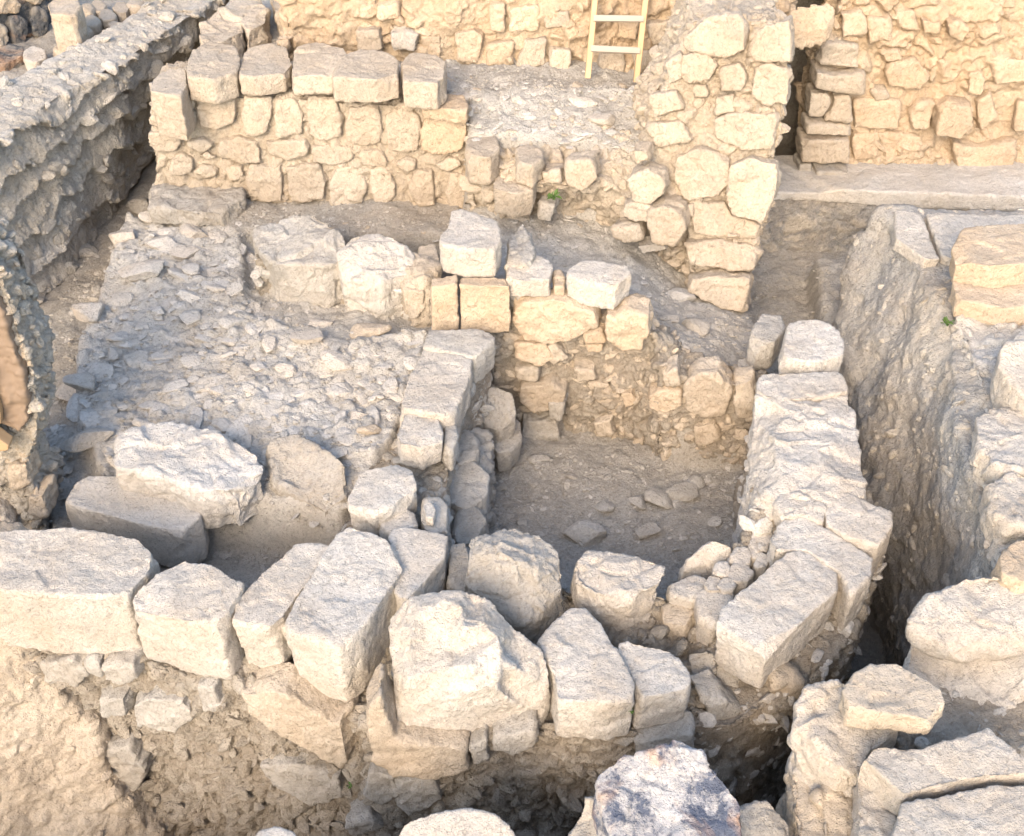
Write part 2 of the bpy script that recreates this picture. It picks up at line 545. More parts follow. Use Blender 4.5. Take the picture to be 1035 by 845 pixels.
patch([(470, 95, .52), (600, 85, .55), (700, 90, .62), (705, 138, .42), (640, 150, .40), (560, 145, .40), (470, 138, .42)], 0.58)
patch([(822, 260, -.72), (860, 260, -.72), (852, 345, -.72), (832, 345, -.72)], .7)
patch([(248, 250, -.36), (345, 262, -.38), (442, 285, -.38), (440, 348, -.34), (330, 345, -.29), (250, 318, -.30)], .6)
# soften the steps
for _ in range(3):
    c = GZ[1:-1, 1:-1]
    GZ[1:-1, 1:-1] = (c * 2 + GZ[:-2, 1:-1] + GZ[2:, 1:-1] + GZ[1:-1, :-2] + GZ[1:-1, 2:]) / 6
    c = GR[1:-1, 1:-1]
    GR[1:-1, 1:-1] = (c + GR[:-2, 1:-1] + GR[2:, 1:-1] + GR[1:-1, :-2] + GR[1:-1, 2:]) / 5
pp = np.stack([GX.ravel(), GY.ravel(), GZ.ravel()], 1)
inner = ((pp[:, 0] > -4.4) & (pp[:, 0] < 4.7) & (pp[:, 1] > 2.1) & (pp[:, 1] < 10.7))
TONE = np.full(len(pp), 0.5)
MORT = np.full(len(pp), 1.0)
q = pp[inner]
rb = GR.ravel()[inner]
qf = q * np.array((1, 1, 0.3))
f1, f2, hid = worley((qf + 0.03 * fbm(qf, 7, 2, 60)[:, None]) / 0.125, 61)
g1, g2, gh = worley(qf / 0.052, 62)
st = sstep(0.06, 0.42, f2 - f1) * sstep(0.35, 0.55, hid)
st2 = sstep(0.1, 0.5, g2 - g1) * (gh > 0.5)
dz = 0.035 * fbm(qf, 1.9, 4, 63) + 0.012 * fbm(qf, 11, 5, 64, 0.65) * (0.5 + rb) + rb * 0.030 * st * (0.3 + hid) + rb * 0.026 * fac(qf, 7.5, 65) + (0.15 + rb) * 0.009 * st2 * (1 - st)
pp[inner, 2] += dz
TONE[inner] = np.where(st > 0.3, hid, gh)
MORT[inner] = (1 - np.clip(np.maximum(st * rb * 1.1, st2 * 0.4 * (0.3 + rb)), 0, 1)) * (1 - 0.75 * rb)
GZ = pp[:, 2].reshape(GX.shape)
def ground(x, y):
    i = int(np.clip(np.searchsorted(gy, y), 0, len(gy) - 1))
    j = int(np.clip(np.searchsorted(gx, x), 0, len(gx) - 1))
    return float(GZ[i, j])
def set_attrs(me, tone, mort):
    for nm, a in (('tone', tone), ('mortar', mort)):
        if a is None:
            continue
        at = me.attributes.new(nm, 'FLOAT', 'POINT')
        at.data.foreach_set('value', np.asarray(a, np.float32))
ny, nx = GX.shape
idx = np.arange(nx * ny).reshape(ny, nx)
quads = np.stack([idx[:-1, :-1], idx[:-1, 1:], idx[1:, 1:], idx[1:, :-1]], -1).reshape(-1, 4)
me = bpy.data.meshes.new('ground')
me.vertices.add(len(pp))
me.vertices.foreach_set('co', pp.ravel().astype(np.float32))
me.loops.add(len(quads) * 4)
me.loops.foreach_set('vertex_index', quads.ravel().astype(np.int32))
me.polygons.add(len(quads))
me.polygons.foreach_set('loop_start', np.arange(0, len(quads) * 4, 4, dtype=np.int32))
me.polygons.foreach_set('use_smooth', np.ones(len(quads), bool))
me.update(calc_edges=True)
me.validate()
set_attrs(me, TONE, MORT)
at = me.attributes.new('pale', 'FLOAT', 'POINT')
at.data.foreach_set('value', (sstep(0.35, 0.8, GR.ravel()) * 0.85).astype(np.float32))
g = link('ground', me, M['earth'], (0, 0, 0))
g['kind'] = 'structure'

# ------------------------------------------------------------------ FRONT WALL (rubble core, big blocks on top)
FWL = 'rubble stone wall carrying the row of big blocks in the foreground'
fw = empty('rubble_wall', P(340, 720, -1.9), FWL, 'stone wall')
core(fw, [(-70, 642, -.44), (24, 652, -.45), (130, 666, -.45), (210, 686, -.42), (285, 695, -.42), (340, 722, -.48), (372, 735, -.40), (480, 742, -.38), (560, 746, -.38),
          (640, 742, -.38), (700, 728, -.36), (725, 690, -.33), (740, 610, -.28), (680, 600, -.25), (600, 590, -.28), (480, 585, -.30), (440, 570, -.3),
          (400, 575, -.3), (330, 595, -.36), (240, 595, -.40), (150, 590, -.40), (-70, 580, -.42)], -1.98, voxel=0.011, disp=masonry(0.12, 0.10, 0.055, 0.032, 0.05))
ff1 = Face(P(24, 652, -.45), P(340, 722, -.48))
ff2 = Face(P(372, 735, -.40), P(640, 742, -.38))
facing(ff1, [dict(p=[(243, 692), (286, 686), (342, 722), (354, 716), (362, 755), (350, 770), (310, 747), (258, 716)], out=.06, mat='tan'),
             [(40, 668), (75, 662), (95, 678), (80, 692), (45, 686)], [(105, 668), (135, 668), (143, 684), (125, 690), (108, 685)],
             [(85, 662), (103, 664), (106, 680), (92, 678)], [(100, 704), (128, 702), (130, 722), (104, 722)],
             [(132, 712), (150, 702), (190, 705), (200, 722), (180, 738), (140, 732)],
             [(262, 770), (300, 768), (345, 782), (350, 805), (320, 812), (280, 795)],
             [(45, 725), (62, 715), (72, 735), (60, 748)], [(100, 755), (130, 750), (150, 775), (140, 800), (110, 790)],
             [(200, 690), (218, 690), (225, 710), (208, 715)], [(205, 706), (228, 708), (226, 716), (208, 715)]], fw, mat='grey', out=.025)
facing(ff2, [dict(p=[(372, 700), (385, 684), (400, 728), (440, 735), (474, 740), (478, 762), (445, 772), (400, 768), (376, 750)], out=.10, mat='tan'),
             [(372, 775), (400, 780), (404, 800), (385, 812), (368, 800)], [(395, 785), (440, 780), (450, 805), (415, 822), (398, 812)],
             dict(p=[(476, 742), (492, 735), (495, 757), (480, 762)], out=.07), dict(p=[(498, 735), (540, 728), (545, 745), (520, 755), (500, 750)], out=.05),
             [(640, 745), (700, 735), (702, 760), (645, 768)], [(350, 828), (375, 822), (390, 832), (370, 842), (352, 840)]], fw, mat='grey', out=.03)

T1 = [(-34, 541), (0, 536), (70, 533), (140, 543), (159, 557), (151, 578), (127, 602), (60, 602), (20, 598), (-34, 592)]
block('ashlar_block', 'largest block of the foreground row, cut off by the left edge of the photo', 'stone block', T1, 0, .45, cuts=5, cutd=.035, taper=.96)
block('ashlar_block', 'squarish pale block, second from the left in the foreground row', 'stone block',
      [(183, 566), (215, 571), (247, 590), (235, 612), (222, 632), (172, 624), (127, 611), (134, 598), (156, 580)], 0, .41, cuts=5, cutd=.04, taper=.95)
block('ashlar_block', 'narrow upright block third from the left in the foreground row', 'stone block',
      [(299, 549), (322, 547), (342, 554), (318, 580), (300, 604), (279, 634), (256, 635), (233, 629), (239, 606), (262, 580)], -.03, .36, cuts=4, cutd=.04, taper=.88)
block('stone_sliver', 'thin sliver of stone wedged between the narrow block and the long corner block', 'stone',
      [(330, 556), (341, 556), (326, 580), (306, 612), (298, 642), (284, 634), (299, 604)], -.09, .30, cuts=3, cutd=.03, taper=.8)
block('ashlar_block', 'long corner block with chiselled top jutting out of the foreground row', 'stone block',
      [(343, 533), (372, 534), (398, 548), (410, 575), (392, 600), (363, 640), (343, 655), (292, 638), (286, 625), (302, 598), (326, 562)], 0, .45, cuts=4, cutd=.03, taper=.93)
block('ashlar_block', 'small wedge-shaped block directly right of the long corner block', 'stone block',
      [(392, 535), (412, 531), (453, 541), (450, 562), (430, 588), (409, 608), (398, 600)], -.05, .38, cuts=4, cutd=.04, taper=.92)
relief('fractured_boulder', 'large fractured boulder with broken facets in the middle of the front wall', 'boulder',
       [(392, 625, .02), (410, 607, .08), (441, 596, .11), (469, 597, .12), (496, 607, .10), (517, 630, .03), (549, 659, -.05), (557, 689, -.14), (549, 706, -.22), (531, 718, -.30), (490, 726, -.34),
        (458, 731, -.33), (410, 731, -.32), (401, 722, -.28), (396, 677, -.08)],
       [(415, 638, .09), (425, 614, .13), (414, 684, -.02), (451, 677, .0), (433, 650, .02), (455, 640, .06), (462, 660, .01), (469, 633, .15), (486, 628, .16), (503, 642, .13), (506, 668, .06), (500, 694, -.03),
        (479, 699, -.05), (474, 672, .06), (480, 612, .08), (465, 612, .15), (450, 606, .14), (512, 660, -.02), (508, 690, -.10), (460, 706, -.10), (420, 712, -.2), (530, 680, -.06), (520, 645, .0), (545, 690, -.14)],
       .25, mat='white', cuts=0, disp=d_relief, smooth=1, voxel=.009)
block('ashlar_block', 'trapezoid block with rough grey front right of the fractured boulder', 'stone block',
      [(576, 614), (591, 611), (605, 626), (626, 662), (641, 690), (641, 706), (612, 710), (563, 708), (558, 680), (545, 650), (555, 636)], -.1, .28, cuts=4, cutd=.03, taper=.97)
block('ashlar_block', 'small chipped block at the right end of the front wall', 'stone block',
      [(621, 652), (637, 647), (676, 654), (698, 682), (695, 697), (668, 702), (644, 707), (633, 678)], -.12, .24, cuts=5, cutd=.05, taper=.95)
block('boulder', 'rounded grey boulder behind the fractured boulder, at the pit edge', 'boulder',
      [(468, 560, -.02), (482, 542, .0), (510, 530, .03), (547, 541, 0), (572, 562, -.05), (576, 590, -.1), (566, 612, -.15), (530, 630, -.2), (490, 612, -.15), (458, 590, -.12)],
      0, .25, hull=True, mat='grey', disp=d_boulder, cuts=7, smooth=5, peak=(518, 560, .12))
block('boulder', 'flat-topped squarish boulder at the pit edge behind the trapezoid block', 'boulder',
      [(578, 564), (590, 557), (650, 556), (674, 568), (668, 590), (640, 602), (600, 600), (578, 586)], -.08, .30, mat='white', disp=d_boulder, cuts=7, smooth=5, taper=.85)
block('stone', 'thin pale stone standing just left of the rounded grey boulder', 'stone',
      [(453, 550), (470, 548), (478, 575), (470, 600), (452, 590)], -.18, .15, mat='grey')
block('wall_stone', 'large irregular stone capping the wall above the wedge-shaped block', 'stone',
      [(350, 503), (363, 478), (385, 467), (402, 464), (420, 475), (424, 490), (408, 508), (376, 520), (352, 514)], -.02, .2, mat='white', cuts=7, cutd=.07, taper=.92)
block('wall_stone', 'small stone tucked between the irregular capping stone and the long corner block', 'stone',
      [(381, 520), (400, 512), (419, 516), (422, 530), (402, 541), (386, 534)], -.1, .15, mat='white', cuts=6, cutd=.07)
block('wall_stone', 'upright small grey stone on the pit side of the irregular capping stone', 'stone',
      [(428, 505), (441, 500), (453, 512), (453, 536), (436, 540), (425, 530)], -.12, .22, mat='grey', cuts=6)
block('wall_stone', 'tiny rounded stone leaning against the upright small grey stone', 'stone',
      [(426, 508), (436, 505), (442, 514), (438, 524), (428, 522)], -.04, .08, mat='white', cuts=4, voxel=.008)

# ------------------------------------------------------------------ WALL ON THE LEFT OF THE PIT
sw = empty('rubble_wall', P(450, 460, -1.0), 'narrow stone wall running away from the camera along the left side of the pit', 'stone wall')
core(sw, [(430, 345, -.2), (492, 343, -.2), (497, 362, -.22), (478, 395, -.22), (462, 430, -.25), (455, 480, -.28), (452, 560, -.3), (440, 610, -.35), (380, 590, -.35), (338, 540, -.3),
          (365, 485, -.26), (395, 430, -.24), (408, 385, -.22)], -1.05, voxel=.012, disp=masonry(0.13, 0.11, .03, .012, .02))
facesw = Face(P(499, 385, -.6), P(458, 545, -.6))
block('stone_slab', 'long flat dressed slab on top of the wall left of the pit', 'stone slab',
      [(428, 352), (478, 362), (474, 385), (458, 418), (448, 420), (404, 412), (412, 385)], -.01, .2, mat='white', cuts=3, cutd=.03, taper=1.0)
block('stone_slab', 'far end slab of the wall top, below the grooved pair of blocks', 'stone slab',
      [(434, 333), (494, 335), (502, 342), (480, 361), (429, 351)], -.0, .22, mat='grey', cuts=3, cutd=.03)
block('wall_stone', 'squarish stone just below the long flat slab on the wall top', 'stone',
      [(399, 438), (407, 418), (427, 407), (448, 420), (447, 446), (426, 452), (404, 448)], -.03, .16, mat='white', cuts=4, cutd=.05)
block('wall_stone', 'small wedge beside the squarish stone, on the pit side of the wall', 'stone',
      [(449, 430), (460, 426), (463, 438), (456, 455), (448, 450)], -.08, .16, mat='grey', cuts=4)
# step of rubble along the foot of that wall, inside the pit
st_ = empty('rubble_bench', P(475, 520, -1.0), 'shaded step of rough stones at the foot of the wall inside the pit', 'stone step')
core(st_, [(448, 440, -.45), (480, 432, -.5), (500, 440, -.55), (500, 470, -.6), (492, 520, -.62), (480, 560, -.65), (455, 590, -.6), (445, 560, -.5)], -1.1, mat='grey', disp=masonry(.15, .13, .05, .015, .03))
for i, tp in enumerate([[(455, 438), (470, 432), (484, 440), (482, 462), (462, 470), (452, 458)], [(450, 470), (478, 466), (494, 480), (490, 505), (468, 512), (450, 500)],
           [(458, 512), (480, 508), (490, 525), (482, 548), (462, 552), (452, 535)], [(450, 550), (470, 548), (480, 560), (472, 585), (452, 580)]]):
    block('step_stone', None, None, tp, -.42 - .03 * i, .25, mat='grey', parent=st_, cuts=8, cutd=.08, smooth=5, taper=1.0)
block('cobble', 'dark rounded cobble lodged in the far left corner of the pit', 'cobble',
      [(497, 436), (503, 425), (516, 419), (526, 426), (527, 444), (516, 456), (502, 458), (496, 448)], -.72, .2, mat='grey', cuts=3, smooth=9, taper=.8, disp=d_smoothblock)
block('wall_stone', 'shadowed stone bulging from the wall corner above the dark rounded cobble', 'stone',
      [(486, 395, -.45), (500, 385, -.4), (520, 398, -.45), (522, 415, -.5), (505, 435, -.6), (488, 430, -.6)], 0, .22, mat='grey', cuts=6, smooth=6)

# ------------------------------------------------------------------ BACK WALL OF THE PIT
pb = empty('rubble_wall', P(600, 440, -1.0), 'rough stone wall closing the far side of the pit, sunlit warmth above and shade below put into its colours', 'stone wall')
core(pb, [(497, 312, .0), (560, 318, -.04), (640, 330, -.04), (662, 338, -.06), (668, 372, -.22), (705, 385, -.28), (770, 392, -.28), (778, 372, -.28), (700, 355, -.26), (672, 330, -.18), (652, 296, .0), (500, 285, .02)],
     -1.05, disp=masonry(.13, .11, .045, .02, .035), voxel=.011, mat='rubble')
fp = Face(P(497, 312, .0), P(662, 338, -.06))
fp2 = Face(P(668, 372, -.22), P(770, 392, -.28))
facing(fp, [dict(p=[(519, 303), (565, 299), (604, 312), (607, 328), (585, 340), (560, 346), (530, 341), (518, 322)], out=.04, mat='orange'),  # warm upper stones, grey lower ones: sunlight and shade put into the colour
            dict(p=[(520, 343), (555, 342), (562, 360), (545, 366), (521, 358)], out=.05, mat='orange'),
            dict(p=[(612, 322), (632, 308), (657, 312), (658, 330), (650, 348), (628, 350), (612, 338)], out=.07, mat='orange'),
            dict(p=[(590, 335), (608, 332), (612, 343), (595, 345)], out=.03, mat='orange'), dict(p=[(592, 346), (610, 345), (608, 355), (594, 355)], out=.03, mat='orange'),
            dict(p=[(520, 368), (545, 370), (546, 380), (525, 380)], out=.06), dict(p=[(525, 385), (560, 383), (575, 392), (570, 410), (540, 414), (524, 402)], out=.05),
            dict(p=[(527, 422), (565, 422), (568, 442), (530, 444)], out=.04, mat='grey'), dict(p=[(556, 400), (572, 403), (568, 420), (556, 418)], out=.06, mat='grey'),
            dict(p=[(545, 350), (562, 346), (575, 360), (560, 368)], out=.03), dict(p=[(628, 395), (640, 392), (645, 405), (632, 410)], out=.04, mat='orange'),
            dict(p=[(600, 425), (618, 422), (622, 438), (604, 440)], out=.03), dict(p=[(580, 370), (600, 372), (604, 382), (584, 384)], out=.03)], pb, out=.04)
facing(fp2, [dict(p=[(692, 385), (705, 372), (726, 372), (742, 388), (735, 415), (712, 420), (694, 412)], out=.05, mat='tan'),
             dict(p=[(654, 398), (670, 390), (688, 392), (690, 408), (672, 416), (656, 410)], out=.04, mat='orange'),
             dict(p=[(742, 385), (760, 380), (766, 400), (758, 425), (744, 418)], out=.04), dict(p=[(668, 372), (684, 368), (690, 385), (672, 390)], out=.05),
             dict(p=[(700, 430), (725, 425), (730, 445), (706, 450)], out=.02)], pb, out=.05)
block('ashlar_block', 'left block of the grooved pair at the corner where two walls meet', 'stone block',
      [(436, 281), (461, 278), (462, 287), (436, 290)], .24, .35, mat='orange', cuts=3, cutd=.02, smooth=2, taper=1.0)
block('ashlar_block', 'wider right block of the grooved pair, above the slab wall', 'stone block',
      [(464, 279), (512, 280), (517, 290), (464, 288)], .24, .35, mat='orange', cuts=3, cutd=.03, smooth=2, taper=1.0)
block('ashlar_block', 'tall white-topped block stacked on the grooved pair of blocks', 'stone block',
      [(455, 214), (468, 210), (502, 223), (507, 242), (500, 252), (470, 252), (445, 247), (444, 240), (452, 228)], .42, .2, mat='white', cuts=4, cutd=.04, smooth=3)
block('broken_stone', 'splintered grey stone right behind the tall white-topped block', 'stone',
      [(508, 230), (520, 224), (536, 224), (543, 236), (542, 262), (525, 272), (510, 268)], .30, .3, mat='grey', cuts=10, cutd=.1, smooth=1, disp=d_boulder)
block('wall_stone', 'rounded stone just right of the grooved pair, on the pit back wall', 'stone',
      [(516, 265), (530, 258), (550, 258), (559, 268), (556, 282), (532, 284), (511, 282)], .26, .13, mat='white', cuts=6, cutd=.06)
block('wall_stone', 'slim upright pebble between two white-topped stones on the pit back wall', 'stone',
      [(560, 274), (567, 273), (571, 282), (570, 290), (560, 290)], .2, .12, mat='orange', cuts=3, smooth=4, voxel=.008)
block('ashlar_block', 'long white-topped block lying on the pit back wall', 'stone block',
      [(573, 272), (588, 263), (634, 268), (638, 277), (622, 290), (592, 285), (572, 280)], .27, .17, mat='white', cuts=6, cutd=.05)
block('wall_stone', 'squarish stone at the broken right end of the pit back wall', 'stone',
      [(628, 298), (655, 297), (661, 316), (642, 323), (614, 320), (618, 308)], .08, .12, mat='orange', cuts=6)

# ------------------------------------------------------------------ WALL BETWEEN THE PIT AND THE RIGHT TRENCH
ew = empty('rubble_wall', P(820, 560, -1.6), 'whitish stone wall between the pit and the deep right-hand trench', 'stone wall')
core(ew, [(768, 388, -.12), (856, 385, -.08), (861, 410, -.04), (868, 450, -.04), (876, 490, -.06), (893, 545, -.22), (880, 600, -.32), (848, 655, -.36), (790, 705, -.38), (745, 735, -.42), (690, 735, -.38),
          (680, 650, -.34), (712, 595, -.32), (745, 560, -.2), (762, 520, -.10), (758, 470, -.08), (762, 430, -.1)], -1.75, mat='rubble', disp=masonry(.17, .14, .04, .016, .05), voxel=.012)
relief('rubble_mass', None, None, [(762, 398, .02), (790, 392, .03), (858, 392, .03), (864, 420, .02), (870, 460, .0), (876, 500, .0), (850, 512, .0), (800, 515, -.03), (768, 530, -.12), (752, 500, -.14), (757, 450, -.10), (760, 420, -.06)],
       [(800, 415, .05), (840, 430, .04), (780, 440, .03), (830, 465, .05), (790, 480, .04), (850, 490, .04), (815, 440, .0), (770, 500, -.02)], .35, mat='white', disp=d_boulder, smooth=4, parent=ew)
fe = Face(P(905, 560, -.6), P(850, 660, -.6))
fe3 = Face(P(700, 728, -.5), P(835, 690, -.5))
facing(fe3, [dict(p=[(775, 680), (800, 676), (815, 690), (800, 712), (778, 712)], out=.06, mat='tan'),
             dict(p=[(706, 700), (725, 696), (750, 712), (740, 738), (718, 735)], out=.06, mat='grey')], ew)
block('ashlar_block', 'white block standing at the far end of the wall beside the right trench', 'stone block',
      [(797, 326), (817, 320), (845, 330), (853, 345), (852, 360), (826, 366), (788, 362), (789, 345)], .06, .14, mat='white', cuts=6, cutd=.06, smooth=4)
block('ashlar_block', 'wide flat block in front of the white block at the far wall end', 'stone block',
      [(764, 378), (795, 375), (845, 374), (856, 381), (858, 395), (830, 402), (790, 404), (764, 398)], .04, .15, mat='white', cuts=5, cutd=.05, smooth=4)
block('wall_stone', 'leaning pale stone at the corner left of the white end block', 'stone',
      [(762, 326), (773, 314), (790, 318), (794, 330), (782, 347), (765, 348), (758, 340)], -.12, .2, mat='grey', cuts=8, cutd=.08)
block('wall_stone', 'small stone at the foot of the leaning pale stone', 'stone',
      [(745, 362), (758, 360), (762, 372), (752, 378), (746, 374)], -.3, .12, mat='grey', cuts=6)
block('ashlar_block', 'biggest of the corner blocks, pitted on top, nearest the camera on the trench-side wall', 'stone block',
      [(798, 557), (812, 553), (850, 578), (848, 596), (822, 620), (776, 660), (755, 652), (724, 632), (729, 615), (758, 590), (782, 568)], -.02, .30, mat='white', cuts=5, cutd=.04, taper=.93)
block('ashlar_block', 'long smooth corner block right behind the pitted corner block', 'stone block',
      [(802, 518), (814, 520), (868, 552), (884, 562), (882, 580), (862, 600), (851, 580), (815, 556), (778, 556), (777, 540), (790, 526)], -.02, .30, mat='white', cuts=4, cutd=.03, taper=.97)
block('ashlar_block', 'rounded corner block overhanging the right trench', 'stone block',
      [(838, 497), (852, 498), (882, 508), (901, 518), (902, 532), (888, 552), (868, 548), (835, 530), (833, 515)], 0, .28, mat='white', cuts=4, cutd=.04, taper=.96, smooth=4)
block('ashlar_block', 'weathered block behind the long smooth corner block, left of the overhanging one', 'stone block',
      [(800, 487), (820, 483), (852, 492), (838, 500), (832, 528), (812, 520), (790, 524), (782, 508)], .0, .25, mat='white', cuts=5, cutd=.05, smooth=5)
block('wall_stone', 'pale stone on the inner side of the corner blocks, above the pit floor', 'stone',
      [(762, 530), (776, 523), (784, 530), (778, 552), (762, 560), (757, 550)], -.15, .2, mat='white', cuts=6)
block('broken_stone', 'sharp ridge-backed stone at the right corner of the pit', 'stone',
      [(686, 574, -.3), (700, 556, -.18), (726, 537, -.10), (738, 545, -.12), (741, 565, -.22), (728, 582, -.3), (690, 590, -.32)], 0, .2, mat='white', hull=True, cuts=8, cutd=.08, smooth=3)
block('wall_stone', 'flat pale stone below the ridge-backed stone', 'stone',
      [(674, 592), (700, 580), (714, 586), (716, 598), (698, 606), (678, 602)], -.2, .12, mat='white', cuts=6)
block('wall_stone', 'blocky pale stone wedged left of the pitted corner block', 'stone',
      [(702, 598), (716, 594), (742, 598), (738, 612), (722, 630), (708, 622)], -.18, .25, mat='white', cuts=7)
block('wall_stone', 'cracked stone at the foot of the flat pale stone', 'stone',
      [(668, 610), (698, 606), (704, 618), (692, 632), (670, 628)], -.26, .12, mat='tan', cuts=7)
for k, (a, b_, r) in enumerate([(750, 562, 10), (762, 556, 9), (735, 590, 9), (748, 578, 12), (722, 588, 10), (730, 575, 8), (770, 566, 8)]):
    tp = [(a + r * math.cos(t) * 1.2, b_ + r * math.sin(t)) for t in (0, 1, 2.1, 3, 4.2, 5.2)]
    block('loose_stone', 'small stone jammed between the ridge-backed stone and the corner blocks', 'stone', tp, -.15, .12, mat='white', cuts=6, voxel=.009, group='small stones jammed at the pit corner')
block('wall_stone', 'dusty wedge stone sloping down right of the small chipped end block', 'stone',
      [(694, 660, -.3), (715, 655, -.28), (742, 668, -.32), (752, 690, -.42), (750, 712, -.5), (722, 712, -.5), (700, 690, -.4)], 0, .22, mat='grey', cuts=7, hull=True)

# ------------------------------------------------------------------ PLATFORM, ALCOVE, LOW WALL
block('stone_slab', 'broad pale slab at the near edge of the cobbled platform', 'stone slab',
      [(113, 462), (118, 445), (132, 430), (172, 427), (226, 436), (262, 460), (268, 478), (240, 497), (205, 495), (150, 478), (116, 472)], -.17, .3, mat='dust', cuts=6, cutd=.04, disp=d_boulder, smooth=4, taper=.95)
block('stone_slab', 'broken slab edge right of the broad pale slab, sloping to the alcove', 'stone slab',
      [(268, 443, -.18), (300, 438, -.16), (332, 455, -.16), (362, 475, -.18), (350, 500, -.26), (328, 520, -.34), (295, 500, -.3), (270, 482, -.26)], 0, .28, mat='grey', cuts=8, cutd=.06, disp=d_boulder, smooth=4)
block('fallen_block', 'big grey block lying tilted in the alcove behind the foreground row', 'stone block',
      [(62, 505), (72, 492), (93, 479), (130, 481), (158, 489), (205, 506), (203, 522), (182, 538), (135, 528), (76, 512)], -.34, .33, mat='dust', cuts=6, cutd=.05, disp=d_smoothblock, smooth=5)
lw = empty('rubble_wall', P(340, 300, -.3), 'low broken wall stub crossing the platform in front of the tall block wall', 'stone wall')
core(lw, [(255, 262, -.05), (300, 268, -.08), (345, 278, -.1), (400, 292, -.12), (436, 302, -.12), (440, 285, -.12), (400, 262, -.1), (330, 245, -.08), (262, 242, -.05)], -.4, mat='rubble', disp=masonry(.12, .1, .03, .015, .03))
block('boulder', 'jagged pale boulder forming the left half of the low wall stub', 'boulder',
      [(251, 242, .02), (262, 228, .04), (290, 220, .06), (318, 216, .10), (343, 230, .07), (356, 258, .02), (326, 268, .0), (275, 267, -.02)], 0, .34, mat='grey', cuts=7, cutd=.05, disp=d_boulder, smooth=3, taper=1.0)
block('boulder', 'long pale boulder forming the right half of the low wall stub', 'boulder',
      [(341, 248, .03), (354, 237, .06), (378, 232, .08), (402, 240, .07), (420, 254, .02), (418, 276, -.03), (386, 284, -.03), (346, 274, -.01)], 0, .34, mat='dust', cuts=6, cutd=.05, disp=d_boulder, smooth=3, taper=1.0)
relief('wall_stone', 'low crumbling lump linking the low wall stub to the grooved pair of blocks', 'stone',
       [(412, 252, .02), (430, 256, .0), (446, 268, -.02), (446, 322, -.30), (418, 324, -.30), (410, 290, -.08)], [(428, 275, .0), (430, 290, -.06)], .12, mat='tan', disp=d_boulder, smooth=2)
block('wall_stone', 'small pointed stone between the low wall stub and the grooved pair of blocks', 'stone',
      [(424, 250), (440, 246), (446, 262), (440, 280), (426, 276), (418, 266)], -.02, .2, mat='tan', cuts=7)
block('wall_stone', 'stone at the right foot of the low wall stub', 'stone',
      [(404, 275), (420, 270), (432, 282), (428, 296), (408, 292)], -.08, .2, mat='tan', cuts=7)
block('threshold_slab', 'wide dusty slab on the ground at the left foot of the tall block wall', 'stone slab',
      [(152, 205), (155, 184), (178, 173), (226, 177), (246, 188), (246, 200), (222, 214), (186, 214), (150, 209)], -.08, .13, mat='grey', cuts=4, cutd=.03, smooth=6, disp=d_boulder)

# ------------------------------------------------------------------ TALL BLOCK WALL
tw = empty('block_wall', P(310, 205, -.3), 'tall coursed block wall standing at the back left of the dig', 'stone wall')
fb = Face(P(160, 203, -.2), P(476, 207, -.2), .03)
yb = fb.pt(310, 205)[1]
def wb(px, py):
    q_ = fb.pt(px, py)
    return q_
tw_front = [wb(150, 95), wb(200, 96), wb(440, 108), wb(474, 112)]
def addy(q_, dy, dz=0):
    return q_ + np.array((0, dy, dz))
base = [wb(152, 205), wb(200, 208), wb(440, 214), wb(496, 218)]
tpz = [q_ - np.array((0, 0, 0.0)) for q_ in tw_front]
pts = [tpz[0], tpz[1], tpz[2], tpz[3]] + [addy(q_, .55) for q_ in reversed(tpz)]
bpts = base + [addy(q_, .6) for q_ in reversed(base)]
bpts = [np.array((q_[0], q_[1], -.45)) for q_ in bpts]
solid('core', pts + bpts, ring_faces(8), M['tan'], tw, .013, 2, masonry(.12, .10, .035, .018, .03))
rect = lambda a, b_, c, d, j=6: [(a + random.uniform(0, j), b_ + random.uniform(0, j)), ((a + c) / 2, b_ + random.uniform(-1, 1)), (c - random.uniform(0, j), b_ + random.uniform(0, j)), (c, (b_ + d) / 2),
                                 (c - random.uniform(0, j), d - random.uniform(0, j)), ((a + c) / 2, d + random.uniform(-1, 1)), (a + random.uniform(0, j), d - random.uniform(0, j)), (a, (b_ + d) / 2)]
random.seed(4)
blks = [(198, 97, 240, 130), (243, 96, 276, 137), (277, 95, 307, 138), (308, 94, 346, 142), (348, 105, 386, 148), (388, 109, 425, 155), (220, 137, 265, 164),
        (268, 140, 312, 162), (314, 144, 360, 165), (362, 150, 392, 168), (250, 165, 287, 203), (288, 164, 331, 205), (333, 166, 371, 209), (373, 168, 400, 205), (414, 168, 440, 208),
        (190, 138, 217, 152), (201, 151, 220, 163), (150, 132, 185, 154), (450, 174, 494, 212), (184, 96, 198, 112), (186, 112, 200, 134), (470, 152, 497, 172),
        (400, 158, 420, 172), (300, 84, 330, 95), (242, 86, 262, 96), (440, 158, 466, 172), (170, 154, 196, 178), (196, 166, 222, 180), (224, 166, 248, 182)]
facing(fb, [rect(*b_) for b_ in blks], tw, mat='tan', out=.03, smooth=5)
facing(fb, [dict(p=rect(425, 106, 474, 154), out=.05, mat='orange')], tw)
